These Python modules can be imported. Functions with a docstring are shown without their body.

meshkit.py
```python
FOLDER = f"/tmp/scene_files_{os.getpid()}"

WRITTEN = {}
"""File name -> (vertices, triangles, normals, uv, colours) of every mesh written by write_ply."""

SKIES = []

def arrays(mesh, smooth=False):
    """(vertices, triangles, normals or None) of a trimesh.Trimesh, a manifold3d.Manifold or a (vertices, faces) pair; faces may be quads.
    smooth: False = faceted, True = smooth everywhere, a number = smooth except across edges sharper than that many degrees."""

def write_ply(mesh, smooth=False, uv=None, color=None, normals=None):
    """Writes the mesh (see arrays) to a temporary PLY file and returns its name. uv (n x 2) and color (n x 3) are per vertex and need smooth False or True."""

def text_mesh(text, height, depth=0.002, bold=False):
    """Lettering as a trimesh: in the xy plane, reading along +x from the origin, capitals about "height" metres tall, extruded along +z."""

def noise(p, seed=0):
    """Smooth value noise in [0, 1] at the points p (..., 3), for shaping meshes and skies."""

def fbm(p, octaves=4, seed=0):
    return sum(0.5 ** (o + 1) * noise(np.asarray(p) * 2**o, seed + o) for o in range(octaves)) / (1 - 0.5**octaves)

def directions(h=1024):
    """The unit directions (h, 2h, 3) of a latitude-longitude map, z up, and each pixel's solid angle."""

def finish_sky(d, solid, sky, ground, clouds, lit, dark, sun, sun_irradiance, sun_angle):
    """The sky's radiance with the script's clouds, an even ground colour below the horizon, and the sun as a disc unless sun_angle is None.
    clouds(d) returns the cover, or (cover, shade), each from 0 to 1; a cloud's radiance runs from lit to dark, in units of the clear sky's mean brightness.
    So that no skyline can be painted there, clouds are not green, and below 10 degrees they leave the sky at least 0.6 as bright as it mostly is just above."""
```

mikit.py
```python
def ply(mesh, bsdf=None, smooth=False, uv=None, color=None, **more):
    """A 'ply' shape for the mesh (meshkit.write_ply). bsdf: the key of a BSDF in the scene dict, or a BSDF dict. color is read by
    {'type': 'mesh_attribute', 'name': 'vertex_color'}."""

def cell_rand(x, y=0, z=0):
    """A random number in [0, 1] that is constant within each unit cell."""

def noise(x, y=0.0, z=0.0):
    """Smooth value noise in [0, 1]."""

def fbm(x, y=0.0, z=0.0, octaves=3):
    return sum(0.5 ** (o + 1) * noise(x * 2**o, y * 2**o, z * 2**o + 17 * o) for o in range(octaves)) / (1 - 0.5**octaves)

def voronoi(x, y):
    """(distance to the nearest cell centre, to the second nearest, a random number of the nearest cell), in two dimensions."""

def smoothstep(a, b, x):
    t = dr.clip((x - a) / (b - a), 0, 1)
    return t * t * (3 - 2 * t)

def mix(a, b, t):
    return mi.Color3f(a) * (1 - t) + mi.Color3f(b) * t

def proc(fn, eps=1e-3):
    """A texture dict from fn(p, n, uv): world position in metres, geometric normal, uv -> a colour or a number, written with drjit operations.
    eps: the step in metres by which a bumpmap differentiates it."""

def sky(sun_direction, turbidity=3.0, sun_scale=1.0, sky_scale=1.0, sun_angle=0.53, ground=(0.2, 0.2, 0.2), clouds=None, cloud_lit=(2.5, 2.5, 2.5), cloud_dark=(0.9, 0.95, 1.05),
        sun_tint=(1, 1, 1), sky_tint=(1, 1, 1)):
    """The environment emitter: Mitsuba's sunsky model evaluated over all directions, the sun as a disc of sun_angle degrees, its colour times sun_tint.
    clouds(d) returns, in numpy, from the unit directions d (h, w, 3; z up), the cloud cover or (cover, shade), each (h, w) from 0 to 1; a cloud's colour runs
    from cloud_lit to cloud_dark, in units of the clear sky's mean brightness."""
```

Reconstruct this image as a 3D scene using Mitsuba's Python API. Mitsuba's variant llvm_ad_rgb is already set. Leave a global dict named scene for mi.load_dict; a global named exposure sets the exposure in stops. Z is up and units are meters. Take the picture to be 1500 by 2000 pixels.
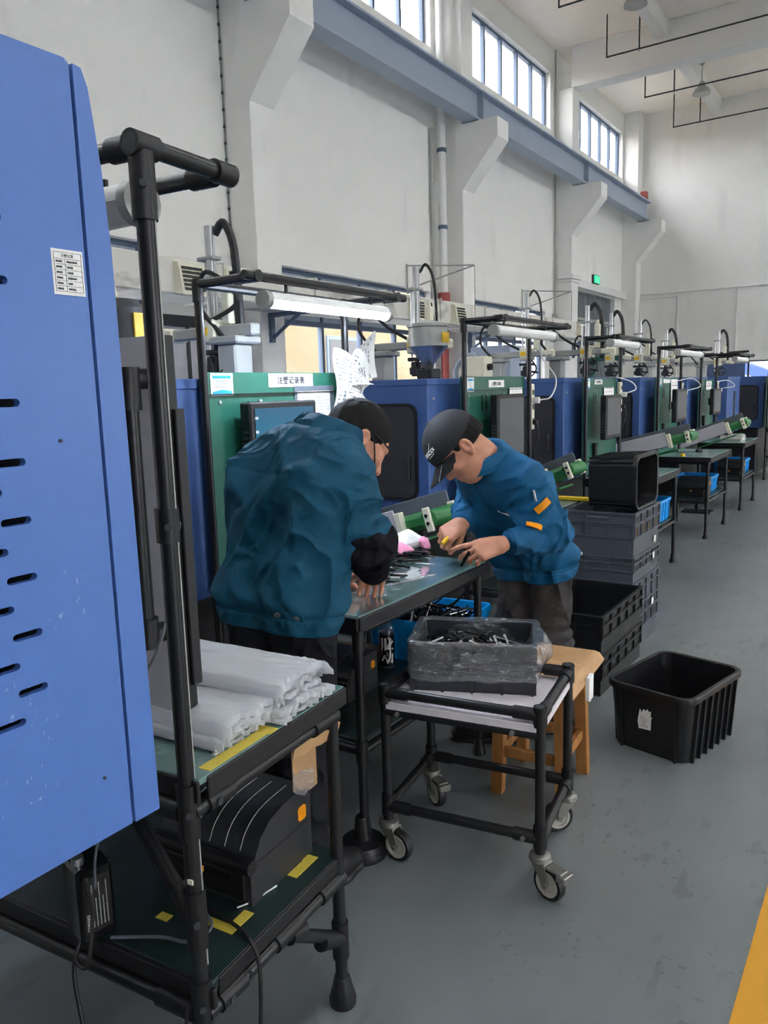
import math, random
import numpy as np, trimesh, mitsuba as mi, mikit, meshkit
import drjit as dr
from scipy.spatial import ConvexHull
from shapely.geometry import Polygon, box as sbox
from mitsuba import ScalarTransform4f as T4
random.seed(7); rng = np.random.default_rng(11)

# ------------------------------------------------------------------ camera, sky, exposure
scene, labels = {}, {}
F, YAW, PIT, ROLL, EYE = 1521.0, -0.5925, -0.1535, 0.0297, np.array([0, 0, 1.42])
_f = np.array([math.sin(YAW) * math.cos(PIT), math.cos(YAW) * math.cos(PIT), math.sin(PIT)])
_r0 = np.array([math.cos(YAW), -math.sin(YAW), 0]); _d0 = np.cross(_f, _r0)
_r = math.cos(ROLL) * _r0 + math.sin(ROLL) * _d0; _up = -np.cross(_f, _r)
scene['camera'] = {'type': 'perspective', 'fov': math.degrees(2 * math.atan(750 / F)), 'fov_axis': 'x', 'near_clip': 0.05, 'far_clip': 200.0,
                   'to_world': T4().look_at(origin=EYE.tolist(), target=(EYE + _f).tolist(), up=_up.tolist())}
exposure = 2.05
scene['sky'] = mikit.sky((0.55, -0.35, 0.75), turbidity=4.0, sun_scale=0.0, sky_scale=11.5, ground=(0.30, 0.30, 0.29),
                         clouds=lambda d: (np.full(d.shape[:2], 1.0), 0.25 + 0.3 * meshkit.fbm(d * 3.0, 3)), cloud_lit=(3.2, 3.25, 3.35), cloud_dark=(2.4, 2.5, 2.65))

# ------------------------------------------------------------------ helpers
def C(r, g, b):
    return [((c / 255 + 0.055) / 1.055) ** 2.4 if c > 10 else c / 255 / 12.92 for c in (r, g, b)]
def mat(key, col, rough=0.5, spec=0.5, metal=0.0, two=True, **kw):
    col = {'type': 'rgb', 'value': col} if isinstance(col, (list, tuple)) else col
    d = {'type': 'principled', 'base_color': col, 'roughness': rough, 'specular': spec, 'metallic': metal, **kw}
    scene[key] = {'type': 'twosided', 'b': d} if two else d
def vf(m):
    if hasattr(m, 'to_mesh'):
        q = m.to_mesh(); return np.asarray(q.vert_properties[:, :3], float), np.asarray(q.tri_verts, int)
    if isinstance(m, (tuple, list)):
        v, f = np.asarray(m[0], float), np.asarray(m[1], int)
        return (v, np.vstack([f[:, [0, 1, 2]], f[:, [0, 2, 3]]])) if f.shape[1] == 4 else (v, f)
    return np.array(m.vertices), np.array(m.faces)
def J(*ms):
    vs, fs, n = [], [], 0
    for m in ms:
        v, f = vf(m); vs.append(v); fs.append(f + n); n += len(v)
    return np.vstack(vs), np.vstack(fs)
def X(m, R=None, t=(0, 0, 0)):
    v, f = vf(m)
    if R is not None and np.linalg.det(np.asarray(R)) < 0: f = f[:, ::-1]
    return (v @ np.asarray(R).T if R is not None else v) + np.asarray(t, float), f
def RZ(a): c, s = math.cos(a), math.sin(a); return np.array([[c, -s, 0], [s, c, 0], [0, 0, 1]])
def RX(a): c, s = math.cos(a), math.sin(a); return np.array([[1, 0, 0], [0, c, -s], [0, s, c]])
def RY(a): c, s = math.cos(a), math.sin(a); return np.array([[c, 0, s], [0, 1, 0], [-s, 0, c]])
def B(x0, x1, y0, y1, z0, z1, c=0.0):
    x0, x1 = sorted((x0, x1)); y0, y1 = sorted((y0, y1)); z0, z1 = sorted((z0, z1))
    c = min(c, 0.45 * (x1 - x0), 0.45 * (y1 - y0), 0.45 * (z1 - z0))
    if c <= 0:
        v = np.array([[x, y, z] for x in (x0, x1) for y in (y0, y1) for z in (z0, z1)])
        return v, np.array([[0, 1, 3], [0, 3, 2], [4, 6, 7], [4, 7, 5], [0, 4, 5], [0, 5, 1], [2, 3, 7], [2, 7, 6], [0, 2, 6], [0, 6, 4], [1, 5, 7], [1, 7, 3]])
    p = []
    for x, sx in ((x0, 1), (x1, -1)):
        for y, sy in ((y0, 1), (y1, -1)):
            for z, sz in ((z0, 1), (z1, -1)):
                p += [[x, y + sy * c, z + sz * c], [x + sx * c, y, z + sz * c], [x + sx * c, y + sy * c, z]]
    return hull(p)
def hull(p):
    p = np.array(p); h = ConvexHull(p); f = h.simplices.copy(); ctr = p.mean(0)
    n = np.cross(p[f[:, 1]] - p[f[:, 0]], p[f[:, 2]] - p[f[:, 0]])
    flip = (n * (p[f].mean(1) - ctr)).sum(1) < 0; f[flip] = f[flip][:, ::-1]
    return p, f
def frame(d):
    d = np.asarray(d, float); d = d / (np.linalg.norm(d) + 1e-12)
    a = np.cross(d, [0, 0, 1.0] if abs(d[2]) < 0.9 else [1.0, 0, 0]); a /= np.linalg.norm(a)
    return a, np.cross(d, a), d
def rings(P, caps=True):
    """loft closed rings, P: (k, n, 3)"""
    P = np.asarray(P, float); k, n = P.shape[:2]; i, j = np.meshgrid(np.arange(k - 1), np.arange(n), indexing='ij')
    q = np.stack([i * n + j, i * n + (j + 1) % n, (i + 1) * n + (j + 1) % n, (i + 1) * n + j], -1).reshape(-1, 4)
    f = np.vstack([q[:, [0, 1, 2]], q[:, [0, 2, 3]]]); v = P.reshape(-1, 3)
    if caps:
        v = np.vstack([v, P[0].mean(0), P[-1].mean(0)]); a = np.arange(n); b = (a + 1) % n
        f = np.vstack([f, np.stack([b, a, a * 0 + k * n], 1), np.stack([a + (k - 1) * n, b + (k - 1) * n, a * 0 + k * n + 1], 1)])
    return v, f
def T(p0, p1, r, r2=None, n=14):
    p0, p1 = np.asarray(p0, float), np.asarray(p1, float); a, b, _ = frame(p1 - p0); t = np.arange(n) * 2 * np.pi / n
    ring = np.cos(t)[:, None] * a + np.sin(t)[:, None] * b
    return rings([p0 + ring * r, p1 + ring * (r if r2 is None else r2)])
def smooth_path(pts, k=8):
    p = np.asarray(pts, float); q = np.vstack([2 * p[0] - p[1], p, 2 * p[-1] - p[-2]]); out = []
    for i in range(1, len(q) - 2):
        for t in np.arange(k) / k:
            a, b, c, d = q[i - 1:i + 3]
            out.append(0.5 * (2 * b + (c - a) * t + (2 * a - 5 * b + 4 * c - d) * t * t + (3 * b - a - 3 * c + d) * t ** 3))
    return np.array(out + [p[-1]])
def P(pts, r, n=8, k=6):
    p = smooth_path(pts, k) if k else np.asarray(pts, float)
    tg = np.gradient(p, axis=0); tg /= np.linalg.norm(tg, axis=1, keepdims=True) + 1e-12
    a, _, _ = frame(tg[0]); out = []; t = np.arange(n) * 2 * np.pi / n; r = np.broadcast_to(r, (len(p),))
    for i in range(len(p)):
        a = a - tg[i] * (a @ tg[i]); a /= np.linalg.norm(a) + 1e-12; b = np.cross(tg[i], a)
        out.append(p[i] + r[i] * (np.cos(t)[:, None] * a + np.sin(t)[:, None] * b))
    return rings(out)
def lathe(prof, at=(0, 0, 0), n=20, axis=(0, 0, 1), caps=True):
    a, b, d = frame(axis); t = -np.arange(n) * 2 * np.pi / n
    return rings([np.asarray(at) + d * z + max(r, 1e-4) * (np.cos(t)[:, None] * a + np.sin(t)[:, None] * b) for r, z in prof], caps)
def prism(poly, h, R=None, t=(0, 0, 0)):
    """shapely polygon or point list extruded h along local z"""
    poly = poly if hasattr(poly, 'exterior') else Polygon(poly)
    m = trimesh.creation.extrude_polygon(poly, h, engine='earcut'); return X(vf(m), R, t)
XZ = np.array([[1, 0, 0], [0, 0, -1], [0, 1, 0]])           # plan (x, y) -> world (x, z), extrusion along -y
YZ = np.array([[0, 0, 1], [1, 0, 0], [0, 1, 0]])            # plan (x, y) -> world (y, z), extrusion along +x
def rrect(w, d, r, n=5):
    p = []
    for cx, cy, a0 in ((w / 2 - r, d / 2 - r, 0), (-w / 2 + r, d / 2 - r, 90), (-w / 2 + r, -d / 2 + r, 180), (w / 2 - r, -d / 2 + r, 270)):
        for k in range(n + 1):
            a = math.radians(a0 + 90 * k / n); p.append((cx + r * math.cos(a), cy + r * math.sin(a)))
    return np.array(p)
def key(name):
    if name not in _used: _used.add(name); return name
    i = 1
    while f'{name}_{i:03d}' in _used: i += 1
    _used.add(f'{name}_{i:03d}'); return f'{name}_{i:03d}'
_used = set()
def thing(name, label, cat, group=None):
    k = key(name); labels[k] = {'label': label, 'category': cat}
    if group: labels[k]['group'] = group
    return k
def part(parent, name, m, b, smooth=35, label=None, **kw):
    k = key(parent + '__' + name); scene[k] = mikit.ply(vf(m), b, smooth=smooth, **kw)
    if label: labels[k] = {'label': label}
    return k
def single(name, m, b, label, cat, smooth=35, group=None, **kw):
    k = thing(name, label, cat, group); scene[k] = mikit.ply(vf(m), b, smooth=smooth, **kw); return k
def struct(name, m, b, label=None, smooth=False, **kw):
    k = key(name); labels[k] = {'kind': 'structure'}
    if label: labels[k]['label'] = label
    if m is not None: scene[k] = mikit.ply(vf(m), b, smooth=smooth, **kw)
    return k
def ctext(strokes, size, w, depth=0.0012):
    """strokes of one character on a 10 x 10 grid -> mesh in the xy plane"""
    ms = []
    for s in strokes:
        for (x0, y0), (x1, y1) in zip(s[:-1], s[1:]):
            d = np.array([x1 - x0, y1 - y0], float); L = np.linalg.norm(d); d /= L; nrm = np.array([-d[1], d[0]]) * w / 2
            a, b = np.array([x0, y0]) - d * w / 2, np.array([x1, y1]) + d * w / 2
            ms.append(prism([a + nrm, b + nrm, b - nrm, a - nrm], 1.0))
    v, f = J(*ms); return v * [size / 10, size / 10, depth], f
GLYPH = {
 'zhu': [[(1, 9), (2, 8)], [(.5, 6.5), (1.5, 5.8)], [(.5, 1), (2, 4)], [(6, 9.5), (6.5, 8.7)], [(4, 7.5), (9, 7.5)], [(4.2, 4.5), (8.8, 4.5)], [(3.5, 1), (9.5, 1)], [(6.5, 7.5), (6.5, 1)]],
 'su': [[(1.2, 9.5), (1.8, 8.6)], [(4, 9.5), (3.4, 8.6)], [(.5, 8.3), (5, 8.3)], [(1, 7), (1, 5.5), (4.5, 5.5), (4.5, 7)], [(2.8, 8.3), (2.6, 5.5), (1.2, 4)], [(6, 9.3), (6, 6), (5.4, 4.2)], [(6, 9.3), (9, 9.3), (9, 4.3)],
        [(6, 7.6), (9, 7.6)], [(6, 6), (9, 6)], [(2, 2.6), (8, 2.6)], [(5, 3.8), (5, .5)], [(.8, .5), (9.2, .5)]],
 'ji': [[(1, 9.2), (2, 8.2)], [(.5, 6.3), (2, 6.3), (2, 1.5), (3.2, 2.8)], [(4, 9), (8.8, 9), (8.8, 5.8), (4.3, 5.8), (4.3, 1), (9.2, 1), (9.2, 2.6)]],
 'lu': [[(2, 9), (7.5, 9), (7.3, 5.5)], [(2.2, 7.3), (7.4, 7.3)], [(.8, 5.5), (9.2, 5.5)], [(5, 5.5), (5, .8), (4, 1.4)], [(1.8, 4.4), (3, 3.4)], [(1.5, 1.6), (4, 3)], [(8.3, 4.6), (6.6, 3.4)], [(6, 3.6), (9, 1)]],
 'biao': [[(1, 8.5), (9, 8.5)], [(1.8, 7), (8.2, 7)], [(.5, 5.4), (9.5, 5.4)], [(5, 9.6), (5, 5.4)], [(5, 5.4), (3, 3), (.8, 2)], [(3.2, 3.3), (3.2, .8), (5, 1.8)], [(8, 4.2), (6.2, 3.2)], [(5.4, 4.6), (7, 2.2), (9.5, .6)]],
 'mai': [[(1.2, 9), (1.2, 3), (.5, .6)], [(1.2, 9), (3.8, 9), (3.8, .8)], [(1.2, 6.6), (3.8, 6.6)], [(1.2, 4.4), (3.8, 4.4)], [(6.6, 9.5), (7.6, 8.6)], [(5, 7), (7.2, 7), (7.2, .8), (6.4, 1.4)], [(5, 4.8), (6.6, 4.8), (5, 1.6)], [(9.3, 6.4), (7.8, 4.8)], [(7.4, 5), (9.6, 1)]],
 'dong': [[(1, 8.4), (4.4, 8.4)], [(.5, 6), (5, 6)], [(2.8, 6), (1.2, 2.4), (4.4, 3)], [(3.8, 4.4), (4.8, 2)], [(5.6, 6.8), (9.2, 6.8), (8.8, .8), (7.8, 1.6)], [(7.4, 9.4), (7.2, 5), (5.4, .8)]]}
def words(names, size, w=0.8, gap=1.12, vertical=False, depth=0.0012):
    return J(*[X(ctext(GLYPH[n], size, w, depth), None, (0, -i * size * gap, 0) if vertical else (i * size * gap, 0, 0)) for i, n in enumerate(names)])

# ------------------------------------------------------------------ materials
def f_wall(p, n, uv):
    a = mikit.fbm(p.x * 0.9, p.y * 0.9, p.z * 0.9, 4); b = mikit.fbm(p.x * 9 + 3, p.y * 9, p.z * 5, 3)
    s = mikit.smoothstep(0.62, 0.74, mikit.fbm(p.x * 3.1 + 7, p.y * 3.1, p.z * 0.8, 3))
    return mikit.mix(C(236, 235, 231), C(218, 218, 215), 0.6 * a + 0.25 * b) * (1 - 0.06 * s)
def f_floor(p, n, uv):
    a = mikit.fbm(p.x * 0.8, p.y * 0.8, 0.0, 4); b = mikit.fbm(p.x * 7, p.y * 7, 2.0, 3)
    sc = mikit.smoothstep(0.66, 0.78, mikit.fbm(p.x * 26, p.y * 9, 5.0, 3)) * mikit.smoothstep(0.45, 0.6, mikit.fbm(p.x * 2.2, p.y * 2.2, 9.0, 2))
    dots = mikit.smoothstep(0.86, 0.90, mikit.noise(p.x * 70, p.y * 70)) * mikit.smoothstep(0.66, 0.76, mikit.noise(p.x * 4, p.y * 4, 3.0))
    c = mikit.mix(C(98, 104, 106), C(120, 125, 125), 0.7 * a + 0.3 * b)
    return c * (1 - 0.14 * sc) * (1 - 0.22 * dots)
def f_floor_rough(p, n, uv):
    return 0.20 + 0.16 * mikit.fbm(p.x * 2.4, p.y * 2.4, 1.0, 3)
def f_blue(p, n, uv):
    a = mikit.fbm(p.x * 2, p.y * 2, p.z * 2, 3)
    s = mikit.smoothstep(0.72, 0.80, mikit.fbm(p.x * 160, p.y * 160, p.z * 70, 3)) * mikit.smoothstep(0.60, 0.70, mikit.fbm(p.x * 6, p.y * 6 + 3, p.z * 6, 2))
    return mikit.mix(mikit.mix(C(76, 112, 182), C(82, 120, 188), a), C(170, 190, 222), 0.45 * s)
def f_wood(p, n, uv):
    g = mikit.fbm(p.x * 60, p.y * 60, p.z * 6, 3); h = mikit.noise(p.x * 9, p.y * 9, p.z * 2)
    return mikit.mix(C(182, 128, 74), C(118, 74, 38), 0.55 * g + 0.35 * h)
def f_card(p, n, uv):
    g = mikit.fbm(p.x * 90, p.y * 30, p.z * 30, 2); h = mikit.noise(p.x * 6, p.y * 6, p.z * 6)
    return mikit.mix(C(196, 158, 116), C(170, 130, 90), 0.5 * g + 0.4 * h)
def f_cloth(p, n, uv):
    h = mikit.fbm(p.x * 14, p.y * 14, p.z * 14, 3)
    return mikit.mix(C(10, 62, 84), C(16, 76, 102), h)
def f_cloth2(p, n, uv):
    h = mikit.fbm(p.x * 14, p.y * 14, p.z * 14, 3)
    return mikit.mix(C(12, 74, 112), C(18, 92, 136), h)
def f_denim(p, n, uv):
    h = mikit.fbm(p.x * 16, p.y * 16, p.z * 9, 3); q = mikit.noise(p.x * 260, p.y * 260, p.z * 140)
    return mikit.mix(C(44, 44, 45), C(84, 80, 78), 0.75 * h + 0.25 * q)
def f_skin(p, n, uv):
    h = mikit.fbm(p.x * 40, p.y * 40, p.z * 40, 3)
    return mikit.mix(C(204, 150, 122), C(176, 116, 92), h)
def f_top(p, n, uv):
    h = mikit.fbm(p.x * 6, p.y * 6, 0.0, 4); s = mikit.smoothstep(0.66, 0.74, mikit.fbm(p.x * 50, p.y * 18, 4.0, 3))
    return mikit.mix(mikit.mix(C(78, 104, 101), C(98, 124, 120), h), C(130, 150, 146), 0.25 * s)
def f_duct(p, n, uv):
    s = mikit.smoothstep(0.58, 0.76, mikit.fbm(p.y * 3.2, p.z * 5, 4.0, 4))
    return mikit.mix(C(214, 212, 202), C(120, 116, 108), 0.55 * s)
def f_plaster(p, n, uv):
    s = mikit.fbm(p.y * 0.7, p.z * 0.9, 4.0, 4); g = mikit.smoothstep(0.55, 0.7, mikit.fbm(p.y * 0.5 + 9, p.z * 0.8, 1.0, 3))
    return mikit.mix(mikit.mix(C(146, 122, 96), C(130, 104, 80), s), C(118, 120, 96), 0.6 * g)
def f_screen(p, n, uv):
    u, v = uv.x, uv.y
    c = mikit.mix(C(30, 120, 150), C(20, 84, 116), v)
    bar = dr.select((u > 0.12) & (v < 0.66) & (v > 0.60), 1.0, 0.0); pan = dr.select((u > 0.12) & (v <= 0.60), 1.0, 0.0)
    ico = dr.select((u < 0.05) & (mikit.cell_rand(dr.floor(v * 26)) > 0.45), 0.7, 0.0)
    c = mikit.mix(c, C(120, 190, 60), bar); c = mikit.mix(c, C(214, 222, 210), pan * 0.85)
    return mikit.mix(c, C(220, 230, 240), ico) * 0.30
def f_film(p, n, uv):
    return 0.006 * mikit.fbm(p.x * 34, p.y * 34, p.z * 60, 3)
pr = mikit.proc
mat('m_wall', pr(f_wall), 0.85, 0.2)
mat('m_floor', pr(f_floor), pr(f_floor_rough), 0.55)
mat('m_white', C(222, 222, 220), 0.6, 0.4)
mat('m_ceiling', C(236, 230, 220), 0.9, 0.1)
mat('m_steelblue', C(150, 162, 178), 0.45, 0.5)
mat('m_frame', C(74, 92, 116), 0.45, 0.5)
mat('m_blue', pr(f_blue), 0.38, 0.5)
mat('m_blue2', C(64, 92, 146), 0.36, 0.5)
mat('m_green', C(36, 92, 76), 0.35, 0.5)
mat('m_pipe', C(26, 27, 29), 0.32, 0.5)
mat('m_joint', C(20, 21, 23), 0.42, 0.5)
mat('m_top', pr(f_top), 0.16, 0.9, clearcoat=0.6, clearcoat_gloss=0.9)
mat('m_shelf', C(28, 43, 41), 0.35, 0.5)
mat('m_black', C(22, 22, 24), 0.45, 0.5)
mat('m_blackgloss', C(14, 15, 17), 0.15, 0.6)
mat('m_darkgrey', C(52, 54, 58), 0.5, 0.4)
mat('m_midgrey', C(92, 98, 106), 0.5, 0.4)
mat('m_printer', C(44, 45, 48), 0.42, 0.5)
mat('m_gear', C(160, 162, 158), 0.4, 0.5, metal=0.2)
mat('m_chrome', C(200, 202, 205), 0.22, 0.5, metal=0.95)
mat('m_castor', C(150, 148, 142), 0.4, 0.5, metal=0.8)
mat('m_tote', C(8, 136, 208), 0.35, 0.5)
mat('m_wood', pr(f_wood), 0.6, 0.3)
mat('m_card', pr(f_card), 0.65, 0.35)
mat('m_brown', C(96, 70, 50), 0.5, 0.4)
mat('m_paper', C(236, 236, 232), 0.7, 0.2)
mat('m_ink', C(40, 42, 46), 0.7, 0.2)
mat('m_inkgrey', C(120, 124, 130), 0.7, 0.2)
mat('m_cyan', C(40, 150, 200), 0.6, 0.3)
mat('m_cream', C(222, 218, 196), 0.4, 0.4)
mat('m_yellow', C(232, 190, 40), 0.45, 0.4)
mat('m_tape', C(196, 176, 70), 0.55, 0.3)
mat('m_floorline', C(206, 146, 34), 0.45, 0.4)
mat('m_orange', C(240, 150, 24), 0.5, 0.3)
mat('m_pink', C(244, 160, 190), 0.6, 0.3)
mat('m_red', C(150, 70, 66), 0.5, 0.4)
mat('m_duct', pr(f_duct), 0.5, 0.4)
mat('m_cloth', pr(f_cloth), 0.75, 0.25, sheen=0.4)
mat('m_cloth2', pr(f_cloth2), 0.7, 0.3, sheen=0.4)
mat('m_denim', pr(f_denim), 0.85, 0.2)
mat('m_trousers', C(30, 31, 36), 0.85, 0.2)
mat('m_sleeve', C(14, 14, 20), 0.8, 0.2)
mat('m_capcloth', C(36, 37, 40), 0.75, 0.3)
mat('m_skin', pr(f_skin), 0.5, 0.4)
mat('m_hair', C(14, 13, 14), 0.75, 0.25)
mat('m_shoe', C(28, 28, 30), 0.55, 0.4)
mat('m_plaster', pr(f_plaster), 0.9, 0.1)
mat('m_panelgrey', C(186, 184, 190), 0.5, 0.4)
mat('m_doorgrey', C(96, 104, 110), 0.45, 0.4)
mat('m_bagwhite', C(222, 226, 230), 0.22, 0.6)
mat('m_blush', C(30, 60, 190), 0.35, 0.5)
def f_creases(p, n, uv):
    w = 0.35 * mikit.fbm(p.x * 4, p.y * 4, p.z * 4, 2)
    a = 1 - dr.abs(2 * mikit.noise(p.x * 9 + p.z * 5 + 6 * w, p.y * 9 - p.z * 3, p.z * 3.5 + 3 * w) - 1)
    b = 1 - dr.abs(2 * mikit.noise(p.x * 17 - p.z * 9 + 9 * w, p.y * 17 + p.z * 8 + 5, p.z * 8) - 1)
    return 0.032 * a * a * a + 0.012 * b * b * b
for kk in ('m_cloth', 'm_cloth2', 'm_denim', 'm_trousers', 'm_sleeve'):
    scene[kk] = {'type': 'twosided', 'b': {'type': 'bumpmap', 'relief': mikit.proc(f_creases, 2e-3), 'scale': 1.0, 'q': scene[kk]['b']}}
scene['m_pane'] = {'type': 'thindielectric', 'int_ior': 1.5}
def f_crinkle(p, n, uv):
    a = 1 - dr.abs(2 * mikit.fbm(p.x * 12 + p.z * 30, p.y * 12 + 3, p.z * 70, 3) - 1); b = 1 - dr.abs(2 * mikit.fbm(p.x * 40 - p.z * 30, p.y * 40 + p.z * 30, p.z * 60 + 4, 2) - 1)
    return 0.07 + 0.40 * mikit.smoothstep(0.955, 1.0, a) * mikit.smoothstep(0.45, 0.6, mikit.noise(p.x * 16, p.y * 16, p.z * 26)) + 0.30 * mikit.smoothstep(0.975, 1.0, b)
scene['m_film'] = {'type': 'blendbsdf', 'weight': pr(f_crinkle), 'a': {'type': 'thindielectric', 'int_ior': 1.6}, 'b': {'type': 'twosided', 'q': {'type': 'roughplastic', 'diffuse_reflectance': {'type': 'rgb', 'value': [.72, .75, .78]}, 'alpha': 0.12}}}
scene['m_clear'] = {'type': 'thindielectric', 'int_ior': 1.5}

# ------------------------------------------------------------------ the hall
XW, YF, YB, XR, ZC = -5.6, 18.6, -8.0, 8.0, 7.3
COLS = [-6.74, -2.56, 1.61, 5.79, 10.0, 14.2, 18.26]
struct('floor', B(XW - .24, XR + .24, YB - .24, YF + .24, -0.12, 0), 'm_floor', 'grey epoxy painted factory floor')
struct('trim_1', B(-0.25, -0.13, YB, YF, 0, 0.0025), 'm_floorline', 'yellow painted line along the aisle floor')
def wall(name, rect, holes, x0, x1, label):
    p = sbox(*rect)
    for h in holes: p = p.difference(sbox(*h))
    return struct(name, prism(p, x1 - x0, YZ, (x0, 0, 0)), 'm_wall', label)
UP = [(c + 0.95, c + 3.97) for c in COLS[:-1]]               # clerestory windows, z 5.94 .. 6.89
LOW = [(2.4, 4.75), (6.52, 9.62), (10.45, 13.75)]             # windows behind the machines
DOOR = (15.42, 17.78, 0.0, 3.30)
wall('wall_left', (YB, 0, YF, ZC), [(a, 5.94, b, 6.89) for a, b in UP] + [(a, 0.9, b, 2.77) for a, b in LOW] + [(DOOR[0], -1, DOOR[1], DOOR[3])], XW - 0.24, XW, 'white plastered wall with clerestory windows')
RLOW = [(c + 0.7, c + 3.7) for c in COLS[1:-1:2]]
wall('wall_right', (YB, 0, YF, ZC), [(a, 5.94, b, 6.89) for a, b in UP] + [(a, 1.0, b, 2.6) for a, b in RLOW], XR, XR + 0.24, None)
struct('wall_back', B(XW - .24, XR + .24, YF, YF + .24, 0, ZC), 'm_wall', 'white end wall of the hall')
p = sbox(XW - .24, 0, XR + .24, ZC)
struct('wall_front', prism(p, 0.24, XZ, (0, YB, 0)), 'm_wall')
SKYL = [(0.6, 1.25, c + 0.7, c + 3.7) for c in COLS[:-1]]      # roof lights over the aisle
p = sbox(XW - .24, YB - .24, XR + .24, YF + .24)
for a, b, c, d in SKYL: p = p.difference(sbox(a, c, b, d))
struct('ceiling', prism(p, 0.2, None, (0, 0, ZC)), 'm_ceiling')
for i, (a, b, c, d) in enumerate(SKYL):
    k = struct(f'window_{41 + i}', None, None, 'roof light'); part(k, 'pane', B(a, b, c, d, ZC + .10, ZC + .102), 'm_pane', False)
    for y in np.linspace(c, d, 4): part(k, 'bar', B(a, b, y - .02, y + .02, ZC + .06, ZC + .10), 'm_frame', False)
for c in COLS[:-1]:                                          # roof beams across the hall
    struct('ceiling_beam', B(-5.3, XR, c, c + 0.34, 6.63, ZC, 0.01), 'm_white', 'white concrete roof beam across the hall')
for x in (-3.75, -0.2, 3.4):
    struct('ceiling_joist', B(x - .1, x + .1, YB, YF, 7.06, ZC, 0.008), 'm_white', 'white concrete joist running along the ceiling')
for c in COLS:
    k = struct('column', B(XW, -5.27, c, c + 0.34, 0, 6.63 if c < 18 else ZC, 0.006), 'm_wall', 'white concrete column on the window wall')
    part(k, 'corbel', prism([(-5.28, 4.12), (-4.742, 4.73), (-4.742, 4.97), (-5.28, 4.97)], 0.34, XZ, (0, c + 0.34, 0)), 'm_wall', False)
    if c > 0: part(k, 'bearing_plate', B(-5.26, -5.0, c + .06, c + .28, 4.97, 4.985), 'm_frame')
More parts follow.
